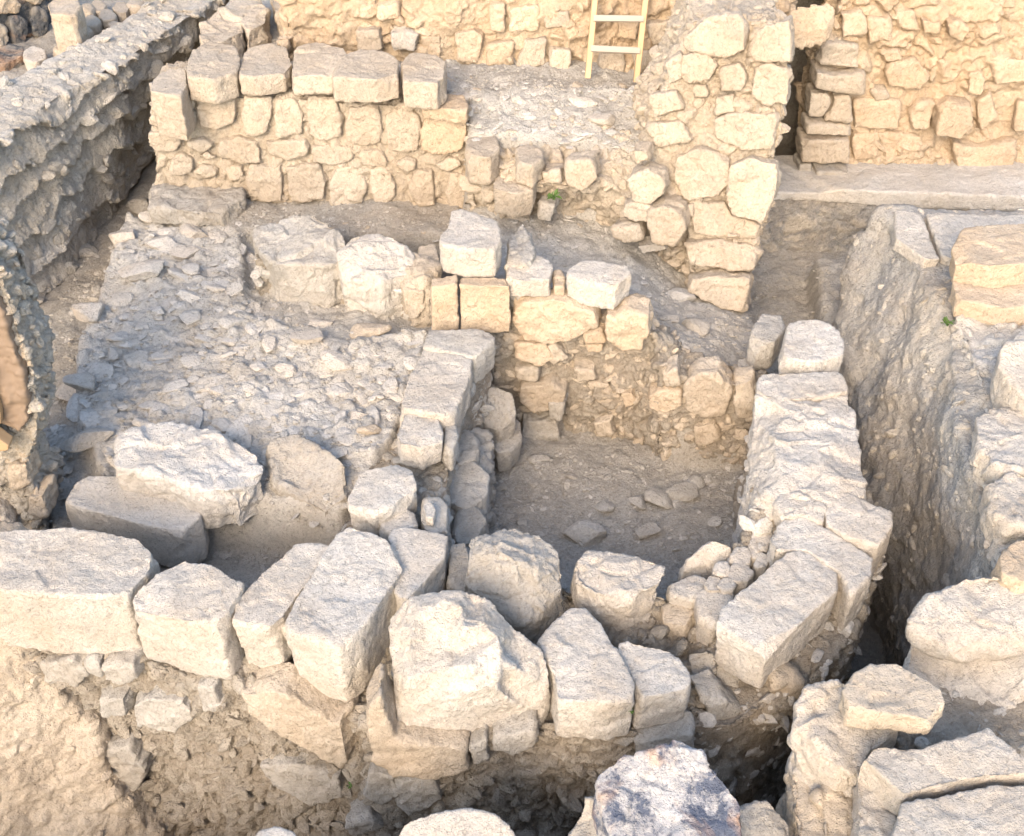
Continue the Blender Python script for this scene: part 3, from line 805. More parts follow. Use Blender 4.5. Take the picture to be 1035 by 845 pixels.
# capping course
caps = [([(150, 84), (163, 70), (188, 68), (190, 84), (182, 98), (152, 92)], .74, .33, 'tan'),
        ([(188, 70), (192, 50), (213, 38), (238, 42), (243, 60), (238, 74), (216, 81), (190, 78)], .80, .17, 'tan'),
        ([(240, 70), (246, 50), (268, 43), (290, 48), (296, 64), (288, 74), (262, 79), (242, 76)], .80, .14, 'tan'),
        ([(293, 70), (297, 50), (322, 42), (350, 48), (352, 66), (335, 75), (296, 77)], .82, .13, 'tan'),
        ([(334, 72), (345, 54), (368, 47), (390, 50), (404, 62), (402, 76), (380, 80), (336, 78)], .84, .18, 'tan'),
        ([(405, 66), (414, 53), (438, 55), (451, 62), (451, 76), (441, 84), (408, 82)], .82, .19, 'tan')]
for tp, z, h, mt in caps:
    block('capping_stone', None, None, tp, z, h, mat=mt, parent=tw, cuts=6, cutd=.05, smooth=4, taper=1.0)
block('step_block', None, None, [(427, 100), (445, 92), (470, 96), (474, 104), (472, 112), (426, 108)], .62, .1, mat='orange', parent=tw, cuts=4)
block('ashlar_block', 'single squarish block standing at the right foot of the tall block wall', 'stone block',
      [(499, 180), (506, 172), (532, 172), (541, 180), (538, 192), (520, 196), (498, 190)], .24, .2, mat='tan', cuts=4, cutd=.05)
block('wall_stone', 'rounded stone above and right of the single squarish block', 'stone',
      [(520, 150), (532, 144), (547, 148), (549, 160), (538, 168), (522, 164)], .42, .16, mat='tan', cuts=4, smooth=6)
block('wall_stone', 'dusty stone wedged between the end of the tall block wall and the eroded bank', 'stone',
      [(470, 140), (485, 132), (500, 136), (505, 150), (495, 160), (474, 158)], .42, .2, mat='tan', cuts=6)

# ------------------------------------------------------------------ ERODED BANK BETWEEN TALL WALL AND TOWER
bk = empty('eroded_bank', P(600, 210, -.1), 'eroded stony bank between the tall block wall and the broken tower wall', 'bank')
relief('core', None, None, [(472, 132, .42), (560, 122, .44), (640, 132, .45), (702, 148, .42), (714, 200, .2), (708, 290, -.55), (655, 262, -.40), (640, 244, -.28), (600, 222, -.16), (560, 222, -.16),
       (540, 229, -.16), (500, 226, -.16), (478, 219, -.16), (472, 170, .25)],
       [(500, 164, .30), (530, 184, .25), (560, 188, .24), (590, 190, .23), (620, 192, .2), (655, 185, .24), (685, 195, .2), (540, 205, -.02), (570, 208, -.05), (595, 206, .0), (650, 212, .1), (680, 225, .0), (640, 228, -.08),
        (510, 200, .05), (575, 165, .33), (620, 160, .36), (520, 150, .38), (670, 250, -.2)],
       .5, mat='tan', disp=masonry(.15, .13, .05, .03, .05), smooth=2, voxel=.012, parent=bk)
fk = Face(P(560, 190, .20), P(660, 215, .12), .12)
facing(fk, [dict(p=[(635, 175), (655, 168), (672, 175), (674, 192), (660, 204), (640, 200)], out=.07), dict(p=[(630, 203), (650, 201), (662, 208), (660, 221), (640, 222), (629, 214)], out=.06),
            dict(p=[(640, 148), (655, 150), (658, 162), (642, 166)], out=.04), dict(p=[(655, 208), (672, 202), (692, 208), (696, 228), (684, 243), (662, 240), (654, 225)], out=.10),
            dict(p=[(620, 226), (648, 224), (652, 238), (635, 242), (622, 236)], out=.07, mat='tan'), dict(p=[(572, 160), (600, 158), (606, 178), (590, 192), (572, 184)], out=.05),
            dict(p=[(548, 172), (568, 170), (568, 182), (552, 184)], out=.05), dict(p=[(545, 200), (562, 206), (558, 222), (544, 220)], out=.04, mat='grey'),
            dict(p=[(642, 244), (672, 240), (678, 250), (650, 254)], out=.07, mat='grey')], bk)

# ------------------------------------------------------------------ BROKEN TOWER WALL
tt = empty('broken_wall', P(725, 300, -.6), 'broken stump of a high wall with a ragged left edge beside the dark doorway', 'stone wall')
ft = Face(P(692, 302, -.5), P(756, 312, -.5), .30)
def tp_(px, py, dy=0):
    q_ = ft.pt(px, py)
    return q_ + np.array((0, dy, 0))
def slabsolid(face, outline, depth, mat, parent, disp, voxel=.013, out=0, name='core', smooth=2):
    fr = [face.pt(*a) + face.n * out for a in outline]
    bk_ = [q_ + np.array((0, depth, 0)) for q_ in fr]
    return solid(name, fr + bk_, ring_faces(len(fr)), M[mat], parent, voxel, smooth, disp)
slabsolid(ft, [(692, 305), (757, 316), (764, 265), (775, 222), (782, 185), (793, 110), (798, 50), (796, 30), (770, 25), (735, 12), (700, 20), (688, 45), (672, 85), (652, 130), (650, 165), (690, 210), (694, 260)], .62, 'tan', tt,
          masonry(.15, .12, .05, .022, .06))
facing(ft, [dict(p=[(693, 35), (715, 14), (748, 12), (759, 25), (755, 50), (735, 58), (700, 52), (690, 45)], out=.08, mat='tan'),
            dict(p=[(762, 36), (775, 24), (800, 16), (802, 34), (800, 62), (775, 62), (755, 55)], out=.06, mat='tan'),
            dict(p=[(680, 55), (715, 50), (728, 65), (720, 80), (695, 84), (678, 72)], out=.06, mat='tan'),
            dict(p=[(762, 66), (780, 62), (800, 70), (797, 105), (775, 106), (758, 95)], out=.06, mat='tan'),
            dict(p=[(728, 68), (748, 62), (757, 78), (750, 92), (730, 90)], out=.06, mat='tan'), dict(p=[(722, 96), (742, 95), (743, 113), (724, 115)], out=.04, mat='tan'),
            dict(p=[(720, 118), (750, 112), (788, 114), (784, 152), (750, 152), (722, 140)], out=.05, mat='tan'),
            dict(p=[(682, 155), (710, 148), (738, 158), (740, 185), (720, 200), (692, 202), (680, 180)], out=.06, mat='tan'),
            dict(p=[(740, 165), (760, 155), (788, 163), (787, 190), (772, 225), (740, 215), (733, 195)], out=.10, mat='tan'),
            dict(p=[(695, 204), (732, 202), (740, 216), (770, 226), (768, 242), (700, 236)], out=.03, mat='tan'), dict(p=[(695, 204), (702, 204), (702, 218), (695, 218)], out=.06, mat='tan'),
            dict(p=[(690, 242), (730, 240), (767, 250), (764, 272), (700, 266)], out=.08, mat='tan'), dict(p=[(695, 278), (725, 272), (761, 276), (757, 312), (728, 306), (697, 290)], out=.14, mat='tan'),
            dict(p=[(655, 96), (685, 88), (692, 108), (662, 118)], out=.07, mat='tan'), dict(p=[(652, 125), (690, 120), (700, 140), (665, 148)], out=.06, mat='tan'), dict(p=[(672, 62), (690, 50), (692, 78), (676, 86)], out=.07, mat='tan'), dict(p=[(700, 86), (715, 84), (718, 98), (702, 98)], out=.04, mat='tan')], tt, smooth=3)

# ------------------------------------------------------------------ FAR WALL AND LADDER
fa = empty('rubble_wall', P(520, 90, .5), 'far rubble wall along the top of the photo behind the ladder', 'stone wall')
ffw = Face(P(300, 68, .5), P(640, 70, .5), .08)
slabsolid(ffw, [(285, 75), (300, 92), (480, 98), (640, 98), (705, 105), (790, 105), (786, 40), (806, 32), (806, -90), (285, -90)], .6, 'orange', fa, masonry(.19, .15, .065, .026, .08))
facing(ffw, [dict(p=p_, out=o_, mat=mt) for p_, o_, mt in [
    ([(394, 30), (410, 27), (426, 31), (420, 48), (398, 50)], .08, 'white'), ([(460, 32), (480, 28), (490, 36), (482, 62), (462, 60)], .04, 'orange'), ([(492, 44), (520, 40), (514, 64), (492, 64)], .05, 'orange'),
    ([(531, 38), (552, 36), (551, 64), (519, 70)], .06, 'tan'), ([(556, 48), (577, 48), (575, 73), (556, 72)], .07, 'tan'), ([(514, 6), (545, 4), (545, 30), (515, 32)], .03, 'orange'),
    ([(625, 20), (645, 20), (643, 38), (624, 36)], .05, 'orange'), ([(605, 51), (632, 50), (630, 71), (606, 70)], .05, 'tan'), ([(637, 50), (660, 48), (662, 73), (642, 74)], .05, 'tan'),
    ([(652, 22), (678, 20), (680, 40), (660, 45)], .04, 'tan'), ([(450, 2), (468, 2), (466, 22), (448, 20)], .03, 'orange'), ([(495, 2), (510, 2), (510, 30), (496, 30)], .04, 'orange'),
    ([(546, 12), (575, 10), (578, 26), (552, 28)], .03, 'tan'), ([(660, 55), (684, 52), (684, 66), (664, 70)], .04, 'white'), ([(425, 35), (446, 34), (446, 62), (428, 62)], .03, 'orange'),
    ([(752, -8), (790, -8), (800, 8), (792, 14), (756, 10)], .05, 'orange'), ([(700, -10), (745, -10), (748, 8), (705, 10)], .03, 'orange'), ([(360, 30), (385, 28), (388, 50), (362, 52)], .04, 'tan'),
    ([(380, 4), (402, 2), (404, 18), (382, 20)], .03, 'orange')]], fa)
block('lintel_stone', 'rough overhanging stone bridging the top of the dark doorway', 'stone',
      [(792, 28, .95), (800, 8, 1.05), (842, 2, 1.08), (846, 16, 1.0), (836, 28, .93), (806, 34, .9)], 0, .12, mat='orange', cuts=6)
for tp, lb in (([(200, 30), (210, 14), (232, 5), (246, 14), (248, 30), (236, 42), (205, 44)], 'tan lumpy boulder at the end of the crumbling left wall'),
               ([(226, 6), (240, -6), (262, -6), (272, 12), (268, 28), (252, 36), (242, 20)], 'faceted boulder behind the lumpy boulder at the top left'),
               ([(272, -2), (285, -14), (305, -12), (308, 4), (296, 18), (278, 14)], 'boulder cut by the top edge, right of the faceted boulder')):
    block('boulder', lb, 'boulder', tp, .70, .34, mat='tan', cuts=8, cutd=.07, disp=d_boulder, smooth=4)
block('boulder', 'smaller boulder beneath the tan lumpy boulder at the top left', 'boulder',
      [(202, 34), (215, 28), (232, 32), (236, 44), (222, 52), (204, 50)], .62, .18, mat='tan', cuts=7)
block('stone_slab', 'flat pale slab lying on the terrace behind the capping of the tall wall', 'stone slab',
      [(330, 32), (350, 30), (378, 38), (374, 46), (340, 46)], .62, .08, mat='white', cuts=4)
block('stone_slab', 'thin round-edged slab lying right behind the stepped end of the tall wall', 'stone slab',
      [(452, 92), (462, 87), (478, 87), (484, 92), (478, 99), (460, 100)], .52, .05, mat='white', cuts=3)
def tube(bm, a, b, rx, ry, seg=10):
    a, b = Vector(a), Vector(b)
    z = (b - a).normalized()
    x = z.orthogonal().normalized() if abs(z.z) < .9 else Vector((1, 0, 0))
    x = (x - z * x.dot(z)).normalized()
    y = z.cross(x)
    r1 = [bm.verts.new(a + x * rx * c + y * ry * s) for c, s in ((-1, -.8), (-.8, -1), (.8, -1), (1, -.8), (1, .8), (.8, 1), (-.8, 1), (-1, .8))]
    r2 = [bm.verts.new(b + x * rx * c + y * ry * s) for c, s in ((-1, -.8), (-.8, -1), (.8, -1), (1, -.8), (1, .8), (.8, 1), (-.8, 1), (-1, .8))]
    n = len(r1)
    for i in range(n):
        bm.faces.new((r1[i], r1[(i + 1) % n], r2[(i + 1) % n], r2[i]))
    bm.faces.new(r1[::-1])
    bm.faces.new(r2)
def simple(name, bm, mat, parent=None, org=None):
    bmesh.ops.recalc_face_normals(bm, faces=bm.faces[:])
    if org is None:
        lo = [min(v_.co[i] for v_ in bm.verts) for i in range(3)]
        hi = [max(v_.co[i] for v_ in bm.verts) for i in range(3)]
        org = Vector(((lo[0] + hi[0]) / 2, (lo[1] + hi[1]) / 2, lo[2]))
    for v_ in bm.verts:
        v_.co -= Vector(org)
    m_ = bpy.data.meshes.new(name)
    bm.to_mesh(m_)
    bm.free()
    return link(name, m_, mat, org, parent)
Lb, Rb = P(594, 79, .56), P(643, 83, .54)
Lt, Rt = PY(601, 3, Lb[1] + .20), PY(652, 3, Rb[1] + .20)
ld = empty('ladder', (Lb + Rb) / 2, 'light wooden ladder leaning against the far rubble wall', 'ladder')
kx = 1.75
for a, b_ in ((Lb, Lt), (Rb, Rt)):
    bm = bmesh.new()
    tube(bm, a, a + (b_ - a) * kx, .021, .028)
    simple('rail', bm, M['wood'], ld)
for fr_ in (.42, .82, 1.22, 1.62):
    bm = bmesh.new()
    a = Lb + (Lt - Lb) * fr_
    b_ = Rb + (Rt - Rb) * fr_
    tube(bm, a + (0, -.028, 0), b_ + (0, -.028, 0), .022, .012)
    simple('rung', bm, M['rungwood'], ld)

# ------------------------------------------------------------------ DOORWAY PILLAR, RIGHT BACK WALL, LEDGE
rw = empty('rubble_wall', P(950, 165, -.37), 'warm rubble wall filling the top right corner behind the ledge', 'stone wall')
fr1 = Face(P(860, 165, -.37), P(1035, 167, -.37), .05)
slabsolid(fr1, [(800, 250), (1120, 250), (1120, -90), (850, -90), (850, 0), (832, 40), (822, 90), (815, 140), (810, 190)], .5, 'orange', rw, masonry(.23, .17, .075, .024, .07))
facing(fr1, [dict(p=p_, out=o_, mat=mt) for p_, o_, mt in [
    ([(829, 40), (845, 38), (868, 42), (866, 65), (825, 62)], .10, 'tan'), ([(822, 66), (845, 69), (872, 68), (871, 90), (845, 87), (820, 83)], .14, 'tan'),
    ([(817, 88), (834, 88), (838, 100), (830, 114), (814, 114)], .11, 'tan'), ([(840, 92), (858, 90), (858, 118), (832, 118)], .11, 'tan'),
    ([(812, 118), (830, 118), (858, 121), (858, 132), (811, 130)], .13, 'tan'), ([(808, 134), (857, 133), (857, 160), (820, 158), (807, 158)], .14, 'tan'),
    ([(820, 161), (855, 162), (852, 190), (822, 192)], .20, 'grey'), ([(804, 160), (819, 158), (817, 195), (803, 200)], .12, 'grey'),
    ([(862, 99), (885, 97), (911, 101), (908, 130), (862, 129)], .04, 'orange'), ([(893, 70), (900, 60), (925, 57), (941, 75), (930, 90), (897, 86)], .05, 'orange'),
    ([(918, 112), (928, 101), (945, 100), (938, 128), (920, 130)], .05, 'orange'), ([(945, 102), (960, 98), (978, 99), (980, 120), (965, 135), (941, 130)], .16, 'orange'),
    ([(978, 71), (990, 67), (996, 78), (990, 95), (975, 92)], .07, 'orange'), ([(962, 142), (990, 146), (1028, 140), (1022, 172), (990, 174), (965, 168)], .05, 'orange'),
    ([(1026, 100), (1070, 100), (1070, 130), (1022, 132)], .05, 'orange'), ([(1000, 60), (1050, 55), (1055, 80), (1005, 84)], .05, 'orange'), ([(955, 18), (970, 16), (978, 26), (970, 37), (957, 34)], .10, 'orange'),
    ([(902, 8), (924, 10), (928, 28), (910, 30)], .04, 'orange'), ([(876, 16), (898, 16), (900, 38), (878, 42)], .06, 'orange'), ([(848, 10), (872, 8), (876, 32), (850, 34)], .07, 'orange'),
    ([(930, 16), (950, 20), (948, 32), (932, 32)], .06, 'orange'), ([(888, 50), (905, 48), (912, 58), (895, 62)], .05, 'orange'), ([(886, 132), (930, 134), (938, 160), (895, 164)], .02, 'orange'),
    ([(860, 134), (888, 134), (888, 160), (862, 162)], .02, 'orange'), ([(983, 100), (1000, 92), (1008, 118), (990, 132)], .05, 'orange'), ([(880, 90), (894, 88), (898, 97), (884, 100)], .05, 'tan')]], rw, voxel=.014)
lg = empty('earth_ledge', P(930, 250, -.95), 'shadowed earth ledge running below the warm wall at the right back', 'ledge')
core(lg, [(770, 196, -.42), (828, 197, -.42), (850, 192, -.37), (900, 196, -.37), (1140, 204, -.37), (1140, 160, -.37), (770, 158, -.42)], -1.05, mat='plaster', disp=masonry(.2, .16, .012, .012, .02), voxel=.014)  # grey mix puts the shade on the ledge face into its colour
core(lg, [(772, 194, -.40), (830, 195, -.39), (850, 191, -.34), (900, 194, -.34), (1140, 202, -.34), (1140, 156, -.34), (772, 156, -.40)], -.47, mat='dust', disp=d_smoothblock, voxel=.013, name='ledge_top')  # thin pale slab keeps the top lighter than the shade-coloured face
dr = empty('rubble_wall', (2.3, 10.0, -1), 'dark rough wall seen deep inside the doorway gap', 'stone wall')
solid('core', [(1.6, 10.1, 1.7), (3.0, 10.1, 1.7), (3.0, 10.4, 1.7), (1.6, 10.4, 1.7), (1.6, 10.1, -1), (3.0, 10.1, -1), (3.0, 10.4, -1), (1.6, 10.4, -1)], ring_faces(4), M['earth'], dr, .02, 1, d_mas)
for bx in ((1.35, 9.3, 1.88, 10.1, -1, 1.7), (2.75, 9.36, 3.2, 10.1, -1, 1.7), (1.35, 8.95, 3.2, 10.3, 1.12, 1.6)):  # unseen passage sides and roof, added so the doorway gap stays dark
    x0, y0, x1, y1, z0, z1 = bx
    solid('core', [(x0, y0, z1), (x1, y0, z1), (x1, y1, z1), (x0, y1, z1), (x0, y0, z0), (x1, y0, z0), (x1, y1, z0), (x0, y1, z0)], ring_faces(4), M['earth'], dr, .02, 1, d_mas)
# ------------------------------------------------------------------ RIGHT BAULK AND THE WALL ON IT
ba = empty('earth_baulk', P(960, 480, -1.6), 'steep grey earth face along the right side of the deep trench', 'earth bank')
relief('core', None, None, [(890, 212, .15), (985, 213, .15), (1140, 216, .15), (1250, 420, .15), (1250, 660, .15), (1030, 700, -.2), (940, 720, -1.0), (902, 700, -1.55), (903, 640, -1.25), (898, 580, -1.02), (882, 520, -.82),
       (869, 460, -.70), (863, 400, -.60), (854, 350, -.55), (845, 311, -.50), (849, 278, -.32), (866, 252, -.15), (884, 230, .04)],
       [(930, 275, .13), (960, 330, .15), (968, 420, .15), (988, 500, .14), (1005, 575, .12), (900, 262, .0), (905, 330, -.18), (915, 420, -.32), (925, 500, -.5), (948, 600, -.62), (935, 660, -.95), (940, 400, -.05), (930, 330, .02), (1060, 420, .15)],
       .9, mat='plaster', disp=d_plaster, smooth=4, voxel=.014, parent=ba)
block('ashlar_block', 'flat pale block level with the far top of the earth baulk', 'stone block',
      [(905, 213), (930, 216), (945, 250), (950, 262), (935, 262), (905, 240)], .19, .1, mat='white', cuts=3, cutd=.03, disp=d_smoothblock)
block('stone_slab', 'pale slab behind the square block on top of the baulk, near the right edge', 'stone slab',
      [(936, 216), (1060, 217), (1060, 234), (985, 250), (965, 262), (952, 258)], .20, .1, mat='white', cuts=3, cutd=.03)
block('ashlar_block', 'big creamy squared block on the baulk at the right edge of the photo', 'stone block',
      [(963, 248), (975, 232), (1010, 226), (1070, 222), (1070, 268), (1010, 270), (966, 262)], .48, .18, mat='orange', cuts=6, cutd=.05, smooth=4)
block('ashlar_block', 'flat course stone beneath the big creamy squared block', 'stone block',
      [(962, 285), (972, 270), (1070, 268), (1070, 310), (1010, 311), (966, 302)], .33, .14, mat='orange', cuts=4)
sr = empty('rubble_wall', P(1030, 480, .0), 'pale wall remnant on the baulk along the right edge of the photo', 'stone wall')
core(sr, [(965, 320, .2), (1000, 322, .22), (1090, 322, .22), (1150, 560, .25), (1040, 590, .22), (1008, 560, .2), (1002, 500, .2), (1000, 440, .2), (985, 370, .2)], -.1, mat='white', disp=masonry(.18, .15, .05, .015, .05))
block('boulder', 'smooth upright white boulder cut by the right edge of the photo', 'boulder',
      [(1012, 350, .5), (1022, 337, .52), (1060, 335, .52), (1060, 400, .45), (1040, 410, .4), (1020, 388, .42), (1010, 368, .45)], 0, .25, mat='white', cuts=4, smooth=9, disp=d_smoothblock)
for tp, lb in (([(985, 420), (1005, 405), (1060, 415), (1060, 470), (1015, 475), (990, 455)], 'pale lump of masonry below the smooth upright white boulder'),
               ([(1000, 485), (1020, 476), (1060, 480), (1060, 530), (1020, 532), (1002, 512)], 'second pale lump below the smooth upright boulder, nearer the camera')):
    block('wall_stone', lb, 'stone', tp, .33, .2, mat='white', cuts=7, smooth=6, disp=d_boulder)
block('wall_stone', 'rounded cream stone cut by the right edge just above the large oval boulder', 'stone',
      [(1008, 560), (1018, 546), (1060, 540), (1060, 585), (1030, 588), (1012, 578)], .34, .2, mat='orange', cuts=5, smooth=6)

# ------------------------------------------------------------------ NEAR RIGHT CORNER
nr_ = empty('rubble_wall', P(900, 800, -1.2), 'rubble body of the wall corner at the bottom right of the photo', 'stone wall')
core(nr_, [(812, 745, -.1), (850, 715, -.1), (905, 690, -.05), (930, 660, -.05), (1000, 640, -.05), (1150, 640, -.05), (1150, 1000, -.05), (830, 1000, -.3), (815, 850, -.25), (806, 790, -.2)], -1.9, mat='rubble', disp=d_mas)
block('boulder', 'large oval boulder at the right edge above the near wall corner', 'boulder',
      [(920, 628, .22), (930, 605, .25), (960, 584, .28), (1003, 574, .3), (1045, 584, .3), (1060, 640, .22), (1015, 652, .18), (960, 652, .17), (932, 642, .18)], 0, .10, mat='white', cuts=7, disp=d_boulder, smooth=4)
block('boulder', 'broad bulging boulder carrying the large oval boulder', 'boulder',
      [(930, 640, .04), (965, 634, .05), (1060, 640, .05), (1060, 700, .02), (1010, 728, -.1), (962, 715, -.08), (925, 690, -.05), (910, 668, .0)], 0, .22, mat='white', cuts=8, disp=d_boulder, smooth=5)
block('ashlar_block', 'large worn block at the near right corner, its left face dropping into the trench', 'stone block',
      [(806, 708, .12), (818, 693, .14), (848, 684, .15), (870, 692, .12), (880, 720, .1), (912, 735, .08), (880, 762, .05), (868, 785, .05), (850, 786, .04), (826, 760, .08), (806, 735, .1)], 0, .42, mat='white', cuts=6, cutd=.05,
      disp=d_boulder, smooth=4, taper=.97)
block('stone_slab', 'cracked slab with a slit across it lying on the large worn corner block', 'stone slab',
      [(853, 698), (862, 682), (882, 671), (906, 669), (938, 686), (958, 701), (957, 712), (944, 728), (900, 722), (858, 716)], .28, .12, mat='tan', cuts=5, cutd=.04, smooth=3)
block('ashlar_block', 'dressed block with concave top edge at the bottom right corner', 'stone block',
      [(871, 766), (885, 752), (932, 756), (965, 748), (998, 734), (1050, 775), (1052, 782), (998, 785), (950, 794), (914, 804)], .22, .28, mat='white', cuts=3, cutd=.025, taper=.98)
block('ashlar_block', 'flat dressed block cut by the bottom edge in the right corner', 'stone block',
      [(914, 812), (1000, 793), (1050, 791), (1075, 850), (1075, 930), (900, 930), (902, 845)], .2, .28, mat='white', cuts=3, cutd=.02)
block('wall_stone', 'narrow leaning stone in front of the dressed block with concave top edge', 'stone',
      [(866, 776), (874, 770), (908, 815), (902, 870), (885, 900), (866, 890)], .08, .4, mat='white', cuts=6, disp=d_boulder)
block('wall_stone', 'rough stone below the large worn corner block, by the bottom edge', 'stone',
      [(828, 800), (842, 786), (862, 795), (870, 840), (868, 900), (840, 900), (832, 850)], -.1, .4, mat='tan', cuts=7, disp=d_boulder)
block('wall_stone', 'small lump at the trench side near the bottom edge, left of the rough stone', 'stone',
      [(797, 775), (806, 765), (826, 775), (836, 810), (834, 870), (810, 870), (800, 810)], -.15, .4, mat='tan', cuts=7, disp=d_boulder)

# ------------------------------------------------------------------ NEAR BOTTOM EDGE
nb = empty('rubble_wall', P(640, 900, -1.2), 'top of a near rubble wall along the bottom edge of the photo', 'stone wall')
core(nb, [(240, 875, -.35), (380, 868, -.35), (520, 862, -.35), (575, 845, -.25), (610, 815, -.2), (700, 800, -.2), (780, 812, -.25), (800, 850, -.25), (800, 1000, -.2), (240, 1000, -.3)], -1.9, mat='rubble', disp=d_mas)
block('boulder', 'smooth white stone top peeking over the bottom edge', 'boulder',
      [(393, 842, -.15), (412, 829, -.13), (440, 820, -.1), (470, 815, -.1), (502, 821, -.1), (520, 836, -.12), (530, 860, -.2), (520, 900, -.2), (400, 900, -.2), (388, 862, -.2)], 0, .2, mat='white', cuts=5, smooth=7, disp=d_smoothblock)
block('wall_stone', 'tiny white stone tip at the bottom edge, left of the smooth white stone', 'stone',
      [(257, 846), (264, 838), (278, 835), (296, 840), (304, 850), (300, 880), (262, 880)], -.2, .15, mat='white', cuts=4, smooth=5)
block('mottled_block', 'big block blotched with blue-black lichen at the bottom edge', 'stone block',
      [(603, 776, .12), (620, 765, .13), (655, 756, .15), (690, 748, .15), (707, 753, .15), (729, 780, .12), (748, 808, .1), (758, 860, .08), (755, 900, .05), (650, 905, .05), (618, 850, .06), (602, 800, .1)], 0, .35, mat='mottled',
      cuts=6, cutd=.05, disp=d_boulder, smooth=3, taper=.95)
block('rubble_stone', 'rough stone low on the left side of the lichen-blotched block', 'stone',
      [(574, 850, -.15), (584, 822, -.1), (598, 800, -.05), (610, 800, -.05), (622, 850, -.1), (620, 900, -.1), (570, 890, -.15)], 0, .3, mat='grey', cuts=8, disp=d_boulder)
block('rubble_stone', 'grey rubble stone between the lichen-blotched block and the near corner', 'stone',
      [(744, 812, -.08), (762, 806, -.06), (785, 808, -.08), (800, 830, -.12), (800, 890, -.15), (752, 890, -.15)], 0, .3, mat='grey', cuts=8, disp=d_boulder)

# ------------------------------------------------------------------ LEFT: CRUMBLING WALL, BAULK WITH PANEL, BANK
cw = empty('crumbling_wall', P(60, 260, -.7), 'long crumbling wall with layered mortar lumps running up the left side', 'stone wall')
core(cw, [(-110, 215, .55), (0, 138, .55), (62, 96, .55), (130, 58, .55), (205, 8, .55), (262, -28, .55), (205, -44, .6), (165, -8, .6), (130, 18, .6), (0, 86, .6), (-110, 150, .6)], -.9, mat='crag', disp=d_crag, voxel=.0125, smooth=2,
     bottom=[(-110, 440, -.8), (0, 352, -.8), (55, 300, -.8), (100, 235, -.8), (140, 172, -.8), (170, 130, -.8), (165, 90, -.8), (130, 70, -.8), (100, 110, -.8), (0, 200, -.8), (-110, 250, -.8)])
aw = empty('ashlar_wall', P(10, 60, .35), 'row of sooty squared blocks in the top left corner beyond the crumbling wall', 'stone wall')
fa2 = Face(P(0, 48, .35), P(46, 30, .35), .05)
slabsolid(fa2, [(-60, 75), (0, 50), (46, 32), (46, -40), (-60, -40)], .5, 'dark', aw, d_mas, voxel=.015)
facing(fa2, [dict(p=rect(-20, 22, 6, 52), out=.06, mat='tan'), dict(p=rect(7, 14, 28, 46), out=.05, mat='dark'), dict(p=rect(29, 6, 46, 36), out=.05, mat='dark'), dict(p=rect(-20, -6, 20, 14), out=.03, mat='orange'),
             dict(p=rect(22, -10, 46, 4), out=.03, mat='tan')], aw)
block('squared_block', 'upright tan block standing right of the sooty blocks', 'stone block',
      [(46, 2), (60, -6), (78, -4), (82, 6), (74, 16), (50, 14)], .75, .35, mat='tan', cuts=5)
block('sooty_block', 'blue-grey block lying below the sooty squared row at the left edge', 'stone block',
      [(-10, 52), (10, 43), (24, 46), (25, 56), (5, 64), (-10, 66)], .42, .15, mat='dark', cuts=4)
block('cobble', 'white rounded cobble beside the blue-grey block at the top left', 'cobble',
      [(22, 52), (32, 46), (46, 49), (47, 58), (36, 64), (24, 60)], .45, .12, mat='white', cuts=3, smooth=8)
for k, (a, b_, r) in enumerate([(92, 20, 9), (108, 14, 9), (122, 6, 9), (100, 4, 9), (136, 2, 8), (84, 30, 8), (60, 48, 7), (72, 42, 7), (40, 70, 7), (115, 24, 6), (50, 64, 5), (88, 8, 7)]):
    tp = [(a + r * math.cos(t) * 1.15, b_ + r * .75 * math.sin(t)) for t in (0, 1, 2.1, 3, 4.2, 5.2)]
    block('cobble', 'cobble in the heap beyond the top of the crumbling left wall', 'cobble', tp, .46, .12, mat='tan', cuts=5, voxel=.014, smooth=4, group='cobbles heaped beyond the crumbling wall')
lb_ = empty('earth_baulk', P(20, 520, -.6), 'warm earth baulk with boards at the left edge of the photo', 'earth bank')
fl = Face(np.array((-2.6, 4.95, -.3)), np.array((-1.9, 4.9, -.3)), .05)
slabsolid(fl, [(-90, 200), (-4, 268), (4, 285), (14, 315), (22, 345), (34, 372), (38, 400), (39, 440), (28, 470), (38, 495), (44, 525), (48, 575), (-90, 600)], .35, 'crag', lb_, masonry(.08, .07, .04, .03, .03), voxel=.011)
slabsolid(fl, [(-60, 255), (-2, 290), (6, 312), (14, 340), (24, 364), (30, 388), (31, 420), (22, 430), (-60, 400)], .12, 'panel', lb_, lambda p, n, s: (.022 * fbm(p, 5, 3, 3) + .010 * fbm(p, 24, 4, 9, .65), None, None), voxel=.009, out=.045, name='brown_panel', smooth=3)
slabsolid(fl, [(-40, 345), (-2, 362), (0, 374), (9, 406), (9, 416), (-40, 414)], .05, 'oldwood', lb_, lambda p, n, s: (.002 * fbm(p, 9, 2, 3), None, None), voxel=.006, out=.11, name='board', smooth=1)
slabsolid(fl, [(-40, 404), (0, 417), (21, 432), (20, 437), (0, 438), (-40, 436)], .08, 'oldwood', lb_, lambda p, n, s: (.002 * fbm(p, 9, 2, 3), None, None), voxel=.006, out=.16, name='board', smooth=1)
facing(fl, [dict(p=[(-20, 500), (0, 505), (18, 520), (20, 540), (-20, 545)], out=.08, mat='white'), dict(p=[(10, 465), (30, 462), (34, 485), (15, 492)], out=.05, mat='tan'), dict(p=[(32, 496), (48, 492), (52, 515), (38, 522)], out=.06, mat='tan')], lb_)
bl = empty('earth_bank', P(30, 760, -1.5), 'warm sloping earth bank in the bottom left corner below the largest block', 'earth bank')
fbk = Face(P(0, 645, -.42) + np.array((0, -.02, 0)), P(100, 650, -.42) + np.array((0, .22, 0)), .30)
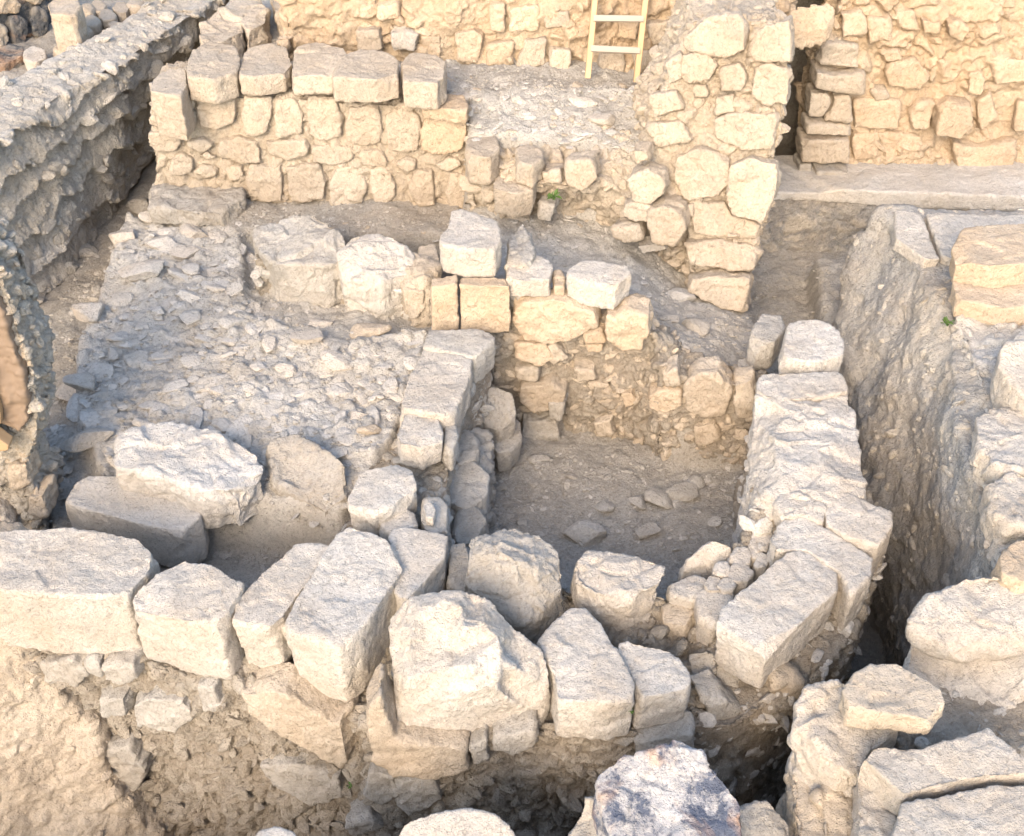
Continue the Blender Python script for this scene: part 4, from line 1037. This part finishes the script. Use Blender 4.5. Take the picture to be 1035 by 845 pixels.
slabsolid(fbk, [(-90, 592), (0, 606), (14, 636), (52, 662), (60, 700), (98, 735), (110, 790), (160, 850), (190, 900), (-90, 900)], .5, 'tan', bl, lambda p, n, s: (lambda a_, b_, c_: (a_ * .7, b_, None))(*d_earth(p, n, s)), smooth=4)

RUBBLE += [(fw, 270, .03, .15, 'rubble'), (sw, 200, .03, .14, 'grey'), (st_, 60, .03, .09, 'grey'), (pb, 190, .03, .11, 'tan'), (ew, 120, .03, .13, 'dust'), (lw, 150, .03, .14, 'dust'), (tw, 110, .02, .07, 'tan'),
           (bk, 150, .03, .17, 'tan'), (tt, 150, .03, .15, 'tan'), (fa, 70, .03, .16, 'orange'), (rw, 60, .03, .16, 'orange'), (lg, 30, .02, .07, 'grey'), (ba, 110, .015, .10, 'plaster'), (sr, 60, .03, .12, 'white'),
           (nr_, 70, .03, .1, 'grey'), (nb, 90, .03, .1, 'grey'), (cw, 70, .05, .20, 'crag'), (lb_, 120, .02, .08, 'tan'), (bl, 90, .02, .12, 'tan')]
# ------------------------------------------------------------------ LOOSE STONES
def rock_mesh(seed, sx, sy, sz, sub=3, flat=1.0):
    rs = np.random.RandomState(seed)
    bm = bmesh.new()
    bmesh.ops.create_icosphere(bm, subdivisions=sub, radius=1)
    co = np.array([v_.co[:] for v_ in bm.verts])
    for k in range(11):
        d = rs.normal(size=3)
        d /= np.linalg.norm(d)
        ex = np.maximum(co @ d - rs.uniform(.38, .75), 0)
        co -= np.outer(ex, d) * .9
    nn = co / np.linalg.norm(co, axis=1)[:, None]
    co += nn * (0.05 * fbm(co + seed, 1.6, 2, 5) + .014 * fbm(co + seed, 5, 3, 6, .65))[:, None]
    co *= (sx, sy, sz * flat)
    for v_, c_ in zip(bm.verts, co):
        v_.co = c_
        v_.co.z += sz * .55
    m_ = bpy.data.meshes.new('rock')
    bm.to_mesh(m_)
    bm.free()
    m_.polygons.foreach_set('use_smooth', np.zeros(len(m_.polygons), bool))
    set_attrs(m_, np.full(len(co), rs.uniform(0, 1)), None)
    return m_
def rock(name, label, cat, px, py, z, wpx, hpx, mat='grey', group=None, thick=.6, seed=None):
    c = P(px, py, z)
    depth = np.linalg.norm(c - np.array((0, 0, CZ)))
    sx = wpx / FPX * depth / 2
    sy = hpx / FPX * depth / 2 * 1.15
    seed = seed if seed is not None else int(px * 7 + py * 13)
    m_ = rock_mesh(seed, sx, sy, min(sx, sy) * thick)
    o = link(name, m_, M[mat], (c[0], c[1], ground(c[0], c[1]) - .012))
    o.rotation_euler = (random.uniform(-.15, .15), random.uniform(-.15, .15), random.uniform(-.3, .3))
    tag(o, label, cat, group)
    return o
random.seed(11)
single = [(84, 244, -.6, 26, 34, 'grey', 'upright grey stone against the foot of the crumbling wall'), (70, 368, -.45, 54, 34, 'white', 'pale pointed boulder at the left border of the cobbled platform'),
          (136, 168, -.3, 40, 26, 'grey', 'grey stone in the corner where crumbling wall and tall wall nearly meet'), (143, 188, -.25, 34, 26, 'grey', 'dark block left of the wide dusty slab'),
          (124, 232, -.2, 34, 26, 'white', 'round white stone at the far left of the cobbled platform'), (152, 214, -.18, 26, 20, 'white', 'pale stone touching the wide dusty slab from the front'),
          (160, 242, -.2, 50, 26, 'white', 'long pale stone in the far row of the platform'), (193, 230, -.18, 36, 24, 'white', 'rounded pale stone in the middle of the far row'),
          (220, 234, -.18, 34, 24, 'white', 'broad pale stone right of the middle of the far row'), (248, 238, -.15, 26, 30, 'white', 'pale stone touching the jagged boulder of the low wall stub'),
          (186, 252, -.2, 36, 20, 'white', 'pale stone just in front of the far row of stones'), (310, 336, -.2, 52, 30, 'white', 'flat four-sided slab on the cobbled platform below the low wall stub'),
          (272, 338, -.2, 22, 24, 'white', 'small stone touching the flat four-sided slab'), (320, 315, -.2, 34, 16, 'white', 'stone just behind the flat four-sided slab'),
          (372, 325, -.2, 50, 26, 'tan', 'tan stone half buried at the right border of the platform'), (362, 411, -.2, 40, 16, 'white', 'thin oval slab lying at the foot of the slab wall'),
          (290, 366, -.22, 30, 16, 'white', 'flat stone in front of the flat four-sided slab'), (340, 358, -.2, 40, 30, 'white', 'low broad stone right of the flat four-sided slab'),
          (88, 398, -.45, 44, 28, 'grey', 'grey stone below the pale pointed boulder'), (68, 472, -.5, 14, 14, 'white', 'small white chip left of the broad pale slab'),
          (90, 452, -.45, 60, 30, 'grey', 'low dusty mound stone left of the broad pale slab'), (375, 432, -.2, 30, 18, 'tan', 'stone below the thin oval slab'),
          (145, 280, -.28, 60, 24, 'white', 'broad stone near the left border of the platform'), (92, 318, -.35, 44, 26, 'white', 'long edge stone above the pale pointed boulder'),
          (668, 505, -.98, 40, 26, 'grey', 'largest flat stone on the pit floor'), (688, 500, -.98, 40, 26, 'grey', 'flat stone right of the largest one on the pit floor'),
          (645, 508, -.98, 22, 22, 'grey', 'smaller stone left of the largest one on the pit floor'), (706, 488, -.98, 22, 22, 'grey', 'rounded stone by the right wall of the pit'),
          (610, 512, -.98, 26, 20, 'grey', 'lone stone in the middle of the pit floor'), (595, 540, -.98, 60, 36, 'grey', 'low flat stone near the front of the pit floor'),
          (655, 540, -.98, 34, 22, 'grey', 'flat stone in front of the largest one on the pit floor'), (545, 468, -.98, 26, 14, 'grey', 'flat stone near the left end of the pit back wall'),
          (630, 325, -.1, 1, 1, 'grey', None), (688, 300, -.4, 30, 22, 'grey', 'grey stone on the slope below the tower wall foot'), (700, 340, -.4, 40, 26, 'grey', 'half-buried stone on the slope right of the pit back wall'),
          (640, 288, -.2, 26, 14, 'grey', 'flat stone behind the long white-topped block'), (675, 322, -.3, 30, 16, 'grey', 'low stone behind the squarish end stone of the pit back wall'),
          (590, 112, .45, 34, 14, 'white', 'flat pale stone on the terrace below the ladder'), (655, 104, .5, 40, 22, 'tan', 'broad stone on the terrace right of the ladder foot'),
          (610, 128, .42, 36, 22, 'white', 'pale stone in the middle of the eroded terrace'), (525, 112, .45, 22, 12, 'white', 'thin stone on the left part of the eroded terrace')]
for px, py, z, wq, hq, mt, lb in single:
    if lb:
        rock('loose_stone', lb, 'stone', px, py, z, wq, hq, mt)
def scatter(n, poly, z, smin, smax, label, group, mats, name='loose_stone', thick=.55, seed=1):
    rnd = random.Random(seed)
    xs = [p_[0] for p_ in poly]
    ys = [p_[1] for p_ in poly]
    k = 0
    pts_ = []
    tries = 0
    while k < n and tries < n * 60:
        tries += 1
        x, y = rnd.uniform(min(xs), max(xs)), rnd.uniform(min(ys), max(ys))
        ins = False
        for i in range(len(poly)):
            (x1, y1), (x2, y2) = poly[i], poly[i - 1]
            if (y1 > y) != (y2 > y) and x < (x2 - x1) * (y - y1) / (y2 - y1) + x1:
                ins = not ins
        s_ = rnd.uniform(smin, smax) ** 1.0
        if not ins or any((a - x) ** 2 + ((b - y) * 1.4) ** 2 < ((c + s_) * .42) ** 2 for a, b, c in pts_):
            continue
        if any(abs(x - q_[0]) < (q_[3] + s_) * .45 and abs(y - q_[1]) < (q_[4] + s_) * .45 for q_ in single):
            continue
        pts_.append((x, y, s_))
        random.seed(k + seed * 1000)
        rock(name, label, 'stone', x, y, z, s_, s_ * rnd.uniform(.5, .85), rnd.choice(mats), group, thick, seed * 100 + k)
        k += 1
scatter(120, [(125, 225), (240, 225), (260, 290), (430, 330), (420, 380), (390, 430), (345, 470), (270, 440), (120, 425), (85, 420), (88, 330)], -.25, 12, 34, 'small dusty cobble bedded in the cobbled platform',
        'small cobbles of the platform', ['dust'], seed=2, thick=.34)
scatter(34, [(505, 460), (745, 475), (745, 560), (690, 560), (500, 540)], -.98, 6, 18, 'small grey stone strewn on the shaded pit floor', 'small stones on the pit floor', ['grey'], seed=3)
scatter(36, [(480, 95), (690, 90), (700, 150), (600, 160), (480, 130)], .45, 6, 16, 'small pale stone strewn on the terrace below the ladder', 'small stones on the terrace', ['white', 'tan'], seed=4)
scatter(26, [(640, 290), (700, 290), (755, 340), (755, 380), (690, 372), (655, 330)], -.4, 6, 15, 'small grey stone on the dusty slope behind the pit back wall', 'small stones on the slope', ['grey'], seed=5)
scatter(22, [(50, 390), (90, 250), (100, 300), (100, 460), (50, 470)], -.6, 6, 16, 'small grey stone in the shaded strip beside the crumbling wall', 'small stones in the left strip', ['grey'], seed=6)
scatter(14, [(240, 215), (430, 235), (430, 245), (240, 238)], -.2, 5, 12, 'small stone at the foot of the tall block wall', 'small stones at the tall wall foot', ['tan'], seed=7)

# gravel and crumbs: one uncountable thing
rs = np.random.RandomState(5)
bm = bmesh.new()
bmesh.ops.create_icosphere(bm, subdivisions=1, radius=1)
bv = np.array([v_.co[:] for v_ in bm.verts])
bf = np.array([[v_.index for v_ in f_.verts] for f_ in bm.faces])
bm.free()
regs = [(-3.3, -0.3, 4.6, 8.0, 4200), (-0.2, 1.6, 4.2, 6.1, 1800), (-0.4, 2.0, 6.2, 8.6, 2600), (-2.2, 1.6, 8.2, 8.8, 700), (1.6, 2.8, 6.6, 8.4, 500)]
VV, FF, base_ = [], [], 0
for x0, x1, y0, y1, n in regs:
    for k in range(n):
        x, y = rs.uniform(x0, x1), rs.uniform(y0, y1)
        r_ = .0045 + .012 * rs.rand() ** 3
        v_ = bv * rs.uniform(.75, 1.25, (len(bv), 3)) * r_ * np.array((1.2, 1, .7))
        VV.append(v_ + (x, y, ground(x, y) + r_ * .2))
        FF.append(bf + base_)
        base_ += len(bv)
VV, FF = np.concatenate(VV), np.concatenate(FF)
gm = bpy.data.meshes.new('gravel')
gm.from_pydata(VV.tolist(), [], FF.tolist())
set_attrs(gm, np.repeat(rs.rand(len(VV) // len(bv)), len(bv)), None)
go = link('gravel', gm, M['grey'], (0, 0, 0))
tag(go, 'grey gravel and crumbs strewn over the floors of the dig', 'gravel', kind='stuff')

# ------------------------------------------------------------------ WEEDS
def weed(px, py, pos, label, n=26, s=.05, seed=0):
    rnd = random.Random(seed)
    root = empty('weed', pos, label, 'weed')
    for k in range(n):
        bm = bmesh.new()
        a = rnd.uniform(0, 6.28)
        el = rnd.uniform(.2, 1.3)
        d = Vector((math.cos(a) * math.cos(el), math.sin(a) * math.cos(el) - .35, math.sin(el))).normalized()
        L_ = s * rnd.uniform(.5, 1.2)
        side = d.cross(Vector((0, 0, 1))).normalized() * L_ * .22
        b0 = Vector(pos) + Vector((rnd.uniform(-1, 1), rnd.uniform(-.6, .1), rnd.uniform(-.4, .4))) * s * .4
        up = side.cross(d).normalized() * L_ * .03
        pts_ = [b0, b0 + d * L_ * .5 + side, b0 + d * L_ - Vector((0, 0, L_ * .2)), b0 + d * L_ * .5 - side]
        top_ = [bm.verts.new(q_ + up) for q_ in pts_]
        bot_ = [bm.verts.new(q_ - up) for q_ in pts_]
        bm.faces.new(top_)
        bm.faces.new(bot_[::-1])
        for i in range(4):
            bm.faces.new((top_[i], top_[(i + 1) % 4], bot_[(i + 1) % 4], bot_[i]))
        simple('leaf', bm, M['leaf'], root)
weed(0, 0, fk.pt(560, 196) + fk.n * .05, 'small green weed growing from the eroded bank', 24, .06, 1)
weed(0, 0, P(957, 326, .16), 'small green weed on the baulk left of the flat course stone', 14, .05, 2)
weed(0, 0, ff2.pt(357, 780) + ff2.n * .08, 'tiny green sprout low on the front wall face', 8, .025, 3)
weed(0, 0, P(636, 718, -.2), 'tiny green sprout between the trapezoid block and the small chipped block', 8, .025, 4)


# ------------------------------------------------------------------ finish all the solids in one go
dg = bpy.context.evaluated_depsgraph_get()
done = []
for (o, mat, org, disp, cuts, cutd, s) in JOBS:
    done.append(bpy.data.meshes.new_from_object(o.evaluated_get(dg), preserve_all_data_layers=False, depsgraph=dg))
NF = 0
for (o, mat, org, disp, cuts, cutd, s), me in zip(JOBS, done):
    o.modifiers.clear()
    old = o.data
    n = len(me.vertices)
    if n == 0:
        print('EMPTY', o.name)
        continue
    co = np.empty(n * 3, np.float32)
    me.vertices.foreach_get('co', co)
    co = co.reshape(-1, 3).astype(float)
    rs = np.random.RandomState(s)
    size = (co.max(0) - co.min(0)).mean()
    for k in range(cuts):
        d = rs.normal(size=3)
        d[2] = abs(d[2]) * 0.8
        d /= np.linalg.norm(d)
        pr = co @ d
        lim = pr.max() - cutd * size * rs.uniform(0.3, 1.4)
        ex = np.maximum(pr - lim, 0)
        co -= np.outer(ex, d) * 0.92
    me.vertices.foreach_set('co', co.ravel().astype(np.float32))
    me.update()
    nr = np.empty(n * 3, np.float32)
    me.vertex_normals.foreach_get('vector', nr)
    nr = nr.reshape(-1, 3).astype(float)
    d, tone, mort = disp(co + org, nr, s)
    co += nr * d[:, None]
    me.vertices.foreach_set('co', co.ravel().astype(np.float32))
    me.polygons.foreach_set('use_smooth', np.ones(len(me.polygons), bool))
    set_attrs(me, tone, mort)
    me.materials.clear()
    me.materials.append(mat)
    me.update()
    me.name = o.name
    o.data = me
    bpy.data.meshes.remove(old)
    NF += len(me.polygons)
# ------------------------------------------------------------------ small stones packed in wall faces and strewn on the ground
def base_rocks(sub, n, seed):
    out = []
    rs = np.random.RandomState(seed)
    for k in range(n):
        bm = bmesh.new()
        bmesh.ops.create_icosphere(bm, subdivisions=sub, radius=1)
        co = np.array([v_.co[:] for v_ in bm.verts])
        fa_ = np.array([[v_.index for v_ in f_.verts] for f_ in bm.faces])
        bm.free()
        for c in range(9):
            d = rs.normal(size=3)
            d /= np.linalg.norm(d)
            ex = np.maximum(co @ d - rs.uniform(.35, .75), 0)
            co -= np.outer(ex, d) * .95
        co *= rs.uniform(.8, 1.25, 3)
        co += co * (0.03 * fbm(co + k, 2, 2, 5))[:, None]
        out.append((co, fa_))
    return out
ROCKS = base_rocks(2, 14, 77)
def packed(name, pts, nrms, sizes, mat, parent, seed, flat=.6, sink=.1, label=None, cat=None):
    rs = np.random.RandomState(seed)
    V, Fc, T, b = [], [], [], 0
    for p_, n_, s_ in zip(pts, nrms, sizes):
        co, fa_ = ROCKS[rs.randint(len(ROCKS))]
        n_ = n_ / (np.linalg.norm(n_) + 1e-9)
        t_ = np.cross(n_, rs.normal(size=3))
        t_ /= np.linalg.norm(t_)
        u_ = np.cross(n_, t_)
        if abs(n_[2]) < .6 and rs.rand() < .8:          # stones in a wall lie roughly level
            t_ = np.cross(n_, (0, 0, 1.0))
            t_ /= np.linalg.norm(t_)
            u_ = np.cross(n_, t_)
        m_ = np.stack([t_ * rs.uniform(1.0, 1.6), u_ * rs.uniform(.6, 1.0), n_ * flat], 0) * s_ * .5
        V.append(co @ m_ + p_ + n_ * s_ * (-sink))
        Fc.append(fa_ + b)
        b += len(co)
        T.append(np.full(len(co), rs.rand()))
    if not V:
        return
    V, Fc, T = np.concatenate(V), np.concatenate(Fc), np.concatenate(T)
    org = np.array((V[:, 0].mean(), V[:, 1].mean(), V[:, 2].min()))
    V = V - org
    m2 = bpy.data.meshes.new(name)
    m2.vertices.add(len(V))
    m2.vertices.foreach_set('co', V.ravel().astype(np.float32))
    m2.loops.add(len(Fc) * 3)
    m2.loops.foreach_set('vertex_index', Fc.ravel().astype(np.int32))
    m2.polygons.add(len(Fc))
    m2.polygons.foreach_set('loop_start', np.arange(0, len(Fc) * 3, 3, dtype=np.int32))
    m2.polygons.foreach_set('use_smooth', np.zeros(len(Fc), bool))
    m2.update(calc_edges=True)
    set_attrs(m2, T, None)
    o = link(name, m2, mat, org, parent)
    o['kind'] = 'stuff'
    if label:
        tag(o, label, cat, kind='stuff')
    return o
camp = np.array((0, 0, CZ))
for i, (par, dens, s0, s1, mt) in enumerate(RUBBLE):
    par_cores = [o for o in par.children if o.name.split('.')[0] in ('core',)]
    rs = np.random.RandomState(900 + i)
    PT, NR, SZ = [], [], []
    for o in par_cores:
        m2 = o.data
        n = len(m2.polygons)
        ct, nn, ar = np.empty(n * 3, np.float32), np.empty(n * 3, np.float32), np.empty(n, np.float32)
        m2.polygons.foreach_get('center', ct)
        m2.polygons.foreach_get('normal', nn)
        m2.polygons.foreach_get('area', ar)
        ct = ct.reshape(-1, 3) + np.array(o.location + par.location)
        nn = nn.reshape(-1, 3)
        v = ct - camp
        f = v[:, 1] * _cp - v[:, 2] * _sp
        X = CX + FPX * v[:, 0] / f
        Y = CY - FPX * (v[:, 1] * _sp + v[:, 2] * _cp) / f
        ok = ((nn * v).sum(1) < 0.15 * np.linalg.norm(v, axis=1)) & (X > -150) & (X < 1190) & (Y > -120) & (Y < 960)
        w_ = ar * ok
        tot = w_.sum()
        k = int(tot * dens)
        if k == 0:
            continue
        pick = rs.choice(n, k, p=w_ / tot)
        PT.append(ct[pick])
        NR.append(nn[pick])
        SZ.append(s0 + (s1 - s0) * rs.rand(k) ** 2.2)
    if PT:
        packed('packed_rubble', np.concatenate(PT), np.concatenate(NR), np.concatenate(SZ), M[mt], par, 50 + i)
def strew(name, label, cat, polys, mt, seed, flat=.5, sink=.1):
    rs = np.random.RandomState(seed)
    PT, SZ = [], []
    for poly, z, n, s0, s1 in polys:
        w_ = [P(x, y, z)[:2] for x, y in poly]
        xs, ys = [q_[0] for q_ in w_], [q_[1] for q_ in w_]
        k = 0
        while k < n:
            x, y = rs.uniform(min(xs), max(xs)), rs.uniform(min(ys), max(ys))
            ins = False
            for i in range(len(w_)):
                (x1, y1), (x2, y2) = w_[i], w_[i - 1]
                if (y1 > y) != (y2 > y) and x < (x2 - x1) * (y - y1) / (y2 - y1) + x1:
                    ins = not ins
            if not ins:
                continue
            k += 1
            PT.append((x, y, ground(x, y)))
            SZ.append(s0 + (s1 - s0) * rs.rand() ** 2.0)
    PT = np.array(PT)
    NR = rs.normal(size=(len(PT), 3)) * .18 + np.array((0, 0, 1))
    packed(name, PT, NR, np.array(SZ), M[mt], None, seed, flat=.36, sink=.12, label=label, cat=cat)
strew('rubble', 'dusty broken rubble bedded in the floors, platform and terrace of the dig', 'rubble', [
    ([(125, 213), (250, 215), (260, 300), (440, 335), (430, 380), (395, 440), (345, 515), (265, 500), (110, 500), (72, 400), (76, 345), (96, 300)], -.27, 430, .04, .25),
    ([(470, 100), (700, 95), (705, 150), (640, 165), (560, 160), (470, 150)], .42, 420, .025, .12),
    ([(640, 240), (700, 270), (760, 320), (765, 395), (690, 390), (650, 330), (600, 280), (500, 270), (490, 220)], -.2, 260, .015, .07),
    ([(500, 455), (750, 470), (750, 570), (500, 570)], -1.0, 220, .015, .07),
    ([(20, 340), (100, 240), (125, 215), (76, 345), (72, 400), (100, 500), (40, 520)], -.6, 160, .02, .09),
    ([(200, 60), (480, 85), (480, 60), (200, 30)], .55, 200, .02, .09),
    ([(240, 210), (470, 215), (430, 245), (250, 238)], -.2, 120, .015, .06)], 'dust', 31)
print('faces', NF, 'objects', len(bpy.data.objects))
